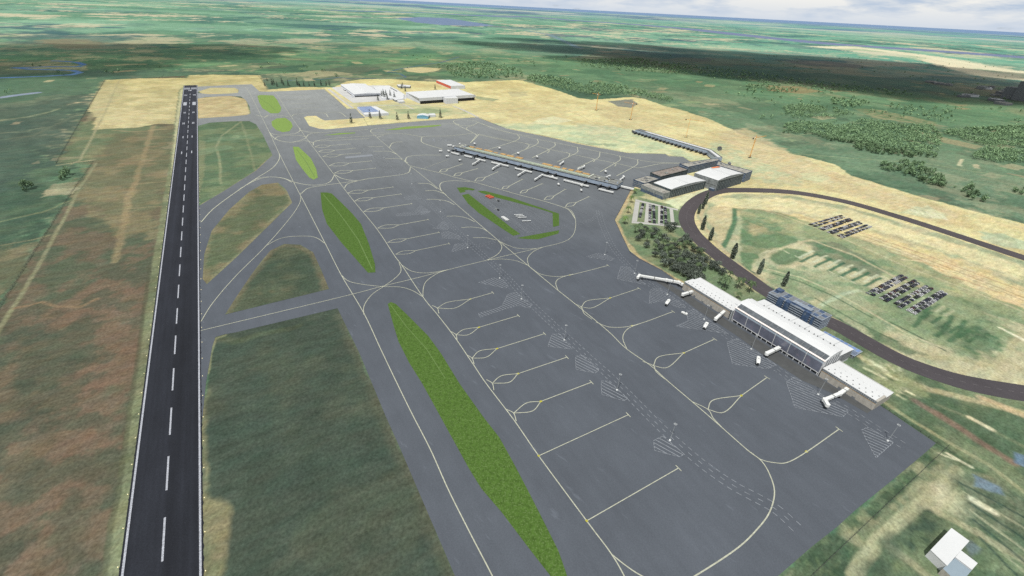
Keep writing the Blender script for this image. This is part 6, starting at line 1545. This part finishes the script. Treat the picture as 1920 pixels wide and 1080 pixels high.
# woodland belts east of the airfield
WM = []
for i in range(6):
    r = random.Random(70 + i); t = TB()
    for k in range(4): low_tree(t, (r.uniform(-2.6, 2.6), r.uniform(-2.6, 2.6)), r.uniform(2.6, 4.2), r.uniform(8, 12), 46, 1.0, r)
    q = MB(); q.cyl((0, 0), .35, -.2, 5, 'trunk', 5, .2)
    i0 = len(t.v); t.v += q.v; t.f += [tuple(i0 + k for k in f) for f in q.f]; t.t += [0.0] * len(q.f)
    WM.append(t.mesh('woodland_tree', 'leaf_wood'))
W_POLY = [([(1467,237),(1490,231),(1547,233),(1575,240),(1613,226),(1660,232),(1700,238),(1747,237),(1763,258),(1753,297),(1713,297),(1650,290),(1597,281),(1600,270),(1553,264),(1520,252),(1467,250)], 12.5),
          ([(1467,203),(1500,198),(1560,203),(1597,214),(1560,222),(1480,222)], 15), ([(1763,250),(1800,243),(1920,238),(1960,240),(1960,305),(1880,307),(1817,297),(1850,276),(1800,262)], 12.5),
          ([(1643,307),(1670,304),(1713,303),(1740,318),(1775,345),(1762,350),(1733,345),(1700,330),(1650,318)], 12.5), ([(1797,358),(1815,352),(1845,372),(1842,382),(1815,375)], 12), ([(1728,341),(1745,338),(1778,348),(1770,355)], 13),
          ([(1898,357),(1930,354),(1935,364),(1900,365)], 12), ([(1550,186),(1600,183),(1630,195),(1600,203),(1560,198)], 20), ([(1000,141),(1060,150),(1170,163),(1262,186),(1256,193),(1180,181),(1100,178),(1040,166),(985,150)], 17),
          ([(830,124),(900,116),(975,130),(985,146),(900,148),(850,146)], 24), ([(1082,112),(1200,110),(1290,128),(1270,140),(1180,134),(1090,124)], 30), ([(1660,196),(1780,205),(1790,232),(1740,225),(1670,208)], 34), ([(1395,160),(1450,158),(1500,170),(1480,176),(1400,174)], 26), ([(1250,118),(1400,135),(1560,158),(1700,172),(1690,180),(1540,170),(1380,150),(1240,134)], 42)]
sites = []
rw = random.Random(99)
for P_, sp in W_POLY:
    P = GL(P_); pp = [tuple(p) for p in P]; xs = [p.x for p in P]; ys = [p.y for p in P]
    x = min(xs)
    while x < max(xs):
        y = min(ys)
        while y < max(ys):
            q = (x + rw.uniform(-.5, .5) * sp * 1.3, y + rw.uniform(-.5, .5) * sp * 1.3); y += sp
            if inside(np.array([q[0]]), np.array([q[1]]), pp)[0] and vn(np.array([q[0] / 45]), np.array([q[1] / 45]), 5)[0] > .27: sites.append(q)
        x += sp
for _ in range(900):   # scattered single trees over the open country
    x, y = rw.uniform(480, 1915), rw.uniform(105, 235)
    q = G(x, y)
    if y < 125 + max(0, x - 900) * .03 or (x > 1330 and y < 262 + (x - 1330) * .3 and rw.random() < .8) or (x < 900 and y < 146):
        if x > 1250 and y > 208 + (x - 1280) * .19: continue
        if y > 150 and x < 1260: continue
        if vn(np.array([q.x / 260]), np.array([q.y / 260]), 7)[0] > .5: sites.append((q.x, q.y))
for x, y in ((119,330),(122,334),(117,338),(126,328),(60,352),(52,356),(48,359),(20,172),(12,176),(63,124),(75,126),(110,138),(118,141),(200,136),(212,138),(222,135),(300,128),(1790,352),(1802,360)): q = G(x, y); sites.append((q.x, q.y))
sites.sort(key=lambda q: q[0] ** 2 + q[1] ** 2)
NWD = 285
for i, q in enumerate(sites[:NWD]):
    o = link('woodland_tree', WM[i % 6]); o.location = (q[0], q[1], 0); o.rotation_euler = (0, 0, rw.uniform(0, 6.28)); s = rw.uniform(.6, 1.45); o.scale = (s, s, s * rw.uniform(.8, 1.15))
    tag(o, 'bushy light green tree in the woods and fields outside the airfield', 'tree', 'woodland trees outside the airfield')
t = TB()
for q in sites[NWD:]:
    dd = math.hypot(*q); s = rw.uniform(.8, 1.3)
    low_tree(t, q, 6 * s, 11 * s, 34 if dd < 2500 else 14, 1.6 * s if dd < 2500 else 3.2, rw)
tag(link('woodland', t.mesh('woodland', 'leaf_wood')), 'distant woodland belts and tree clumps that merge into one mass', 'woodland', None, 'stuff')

# ------------------------------------------------------------------ cumulus clouds overhead: they shade the far fields
def cloud(i, x, y, rx, ry, rot, dens=.02, alt=1700, thick=420):
    import bmesh
    bm = bmesh.new(); bmesh.ops.create_icosphere(bm, subdivisions=4, radius=1)
    co = np.array([v.co[:] for v in bm.verts])
    nz = fbm(co[:, 0] * 3 + i * 9, co[:, 1] * 3 + co[:, 2] * 2, 1.2, 300 + i, 4) + .5 * fbm(co[:, 0] * 9 + i, co[:, 1] * 9 - co[:, 2] * 4, 1.2, 320 + i, 3)
    for v, k in zip(bm.verts, nz):
        v.co *= .35 + .85 * float(k); v.co.z = v.co.z * (1 if v.co.z > 0 else .35)
    me = bpy.data.meshes.new('cloud'); bm.to_mesh(me); bm.free()
    g = G(x, y); h_ = SDH * alt
    o = link('cloud', me); o.location = (g.x - h_.x, g.y - h_.y, alt); o.scale = (rx, ry, thick); o.rotation_euler = (0, 0, R(rot))
    m = bpy.data.materials.new('cloud_vapour'); m.use_nodes = True; nt = m.node_tree; nt.nodes.clear()
    mo = nt.nodes.new('ShaderNodeOutputMaterial'); vs = nt.nodes.new('ShaderNodeVolumeScatter'); vs.inputs['Density'].default_value = dens; vs.inputs['Anisotropy'].default_value = .3
    nt.links.new(vs.outputs[0], mo.inputs['Volume']); me.materials.append(m)
    tag(o, 'white cumulus cloud drifting above the far fields', 'cloud', None, 'structure')
SDH = Vector((math.sin(R(28)), math.cos(R(28)))) / math.tan(R(62))
rc = random.Random(3)
BLOBS = [(900,80,350),(950,88,520),(1010,78,600),(1180,88,900),(1400,104,1200),(1500,126,1000),(1340,118,900),(985,86,420),(1040,92,700),(1120,98,900),(1200,104,900),(1290,112,1000),(1370,122,900),(1450,118,1100),(1460,138,800),(1550,130,1100),(1560,152,800),(1640,140,1200),(1660,162,800),(1740,150,1200),(1760,175,800),(1850,168,1000),(1930,180,1000),(1230,122,500),(1350,140,480),(1110,112,450),(1600,118,1200),(1700,128,1200)]
for i, (x, y, s) in enumerate(BLOBS): cloud(i, x + rc.uniform(-10, 10), y + rc.uniform(-2, 2), s, s * rc.uniform(.42, .6), rc.uniform(-35, 5), .0062, 1700 + i * 7, 360)
cloud(30, 385, 90, 560, 260, 5, .005); cloud(31, 120, 100, 1100, 520, 20, .004); cloud(32, 60, 128, 520, 300, 10, .004); cloud(33, 230, 96, 600, 260, 10, .004)
# ------------------------------------------------------------------ camera, sun, sky
cam = bpy.data.cameras.new('camera'); cam.lens = FPX / 1920 * 36; cam.sensor_width = 36; cam.clip_start = 1; cam.clip_end = 2e6
co_ = bpy.data.objects.new('camera', cam); COL.objects.link(co_)
R0, U0, F0 = Vector((1, 0, 0)), Vector((0, sT, cT)), Vector((0, cT, -sT))
Xc = R0 * cR + U0 * sR; Yc = R0 * -sR + U0 * cR; Zc = -F0
co_.matrix_world = Matrix(((Xc.x, Yc.x, Zc.x, 0), (Xc.y, Yc.y, Zc.y, 0), (Xc.z, Yc.z, Zc.z, CAM_H), (0, 0, 0, 1)))
sc.camera = co_
SAZ, SEL = 28, 62     # shadows fall toward azimuth SAZ
sun = bpy.data.lights.new('sun', 'SUN'); sun.energy = SUN_E = 4.6; sun.angle = R(0.55); sun.color = (1.0, 0.965, 0.90)
so = bpy.data.objects.new('sun', sun); COL.objects.link(so)
SD = Vector((math.sin(R(SAZ)) * math.cos(R(SEL)), math.cos(R(SAZ)) * math.cos(R(SEL)), -math.sin(R(SEL))))
so.rotation_euler = SD.to_track_quat('-Z', 'Y').to_euler()
w = bpy.data.worlds.new('World'); sc.world = w; w.use_nodes = True
nt = w.node_tree; N = nt.nodes; L = nt.links; N.clear()
out = N.new('ShaderNodeOutputWorld'); bg1 = N.new('ShaderNodeBackground'); bg2 = N.new('ShaderNodeBackground'); mixs = N.new('ShaderNodeMixShader')
sky = N.new('ShaderNodeTexSky'); sky.sky_type = 'NISHITA'; sky.sun_disc = False; sky.sun_elevation = R(SEL); sky.sun_rotation = R(SAZ + 180); sky.air_density = 1; sky.dust_density = 1.5; sky.altitude = 300
L.new(sky.outputs[0], bg1.inputs[0]); bg1.inputs[1].default_value = 0.09
tc = N.new('ShaderNodeTexCoord'); mp = N.new('ShaderNodeMapping'); L.new(tc.outputs['Generated'], mp.inputs[0]); mp.inputs['Scale'].default_value = (6, 6, 30); mp.inputs['Location'].default_value = (3.1, 1.7, .4)
n1 = N.new('ShaderNodeTexNoise'); n1.inputs['Scale'].default_value = 1.6; n1.inputs['Detail'].default_value = 8; n1.inputs['Roughness'].default_value = .58; L.new(mp.outputs[0], n1.inputs['Vector'])
r1 = N.new('ShaderNodeValToRGB'); L.new(n1.outputs['Fac'], r1.inputs[0]); r1.color_ramp.elements[0].position = .20; r1.color_ramp.elements[1].position = .36
sep = N.new('ShaderNodeSeparateXYZ'); L.new(tc.outputs['Generated'], sep.inputs[0])
hz = N.new('ShaderNodeMapRange'); L.new(sep.outputs['Z'], hz.inputs[0]); hz.inputs[1].default_value = 0.0; hz.inputs[2].default_value = .022; hz.inputs[3].default_value = .86; hz.inputs[4].default_value = 0
mxm = N.new('ShaderNodeMath'); mxm.operation = 'MAXIMUM'; L.new(r1.outputs[0], mxm.inputs[0]); L.new(hz.outputs[0], mxm.inputs[1])
r2 = N.new('ShaderNodeValToRGB'); L.new(n1.outputs['Fac'], r2.inputs[0]); r2.color_ramp.elements[0].position = .38; r2.color_ramp.elements[0].color = (.52, .62, .76, 1); r2.color_ramp.elements[1].position = .56; r2.color_ramp.elements[1].color = (.93, .925, .89, 1)
hb2 = N.new('ShaderNodeMapRange'); L.new(sep.outputs['Z'], hb2.inputs[0]); hb2.inputs[1].default_value = 0.0; hb2.inputs[2].default_value = .03; hb2.inputs[3].default_value = .85; hb2.inputs[4].default_value = 0
mh = N.new('ShaderNodeMixRGB'); L.new(hb2.outputs[0], mh.inputs[0]); L.new(r2.outputs[0], mh.inputs[1]); mh.inputs[2].default_value = (.66, .73, .83, 1)
L.new(mh.outputs[0], bg2.inputs[0]); bg2.inputs[1].default_value = .95
L.new(mxm.outputs[0], mixs.inputs[0]); L.new(bg1.outputs[0], mixs.inputs[1]); L.new(bg2.outputs[0], mixs.inputs[2]); L.new(mixs.outputs[0], out.inputs[0])
sc.view_settings.view_transform = 'Standard'; sc.view_settings.look = 'None'; sc.view_settings.exposure = 0; sc.view_settings.gamma = 1
sc.cycles.max_bounces = 4; sc.cycles.diffuse_bounces = 2; sc.cycles.glossy_bounces = 2; sc.cycles.transmission_bounces = 2; sc.cycles.volume_bounces = 0; sc.cycles.volume_step_rate = 4; sc.cycles.volume_max_steps = 32; sc.cycles.transparent_max_bounces = 8
sc.cycles.use_denoising = False
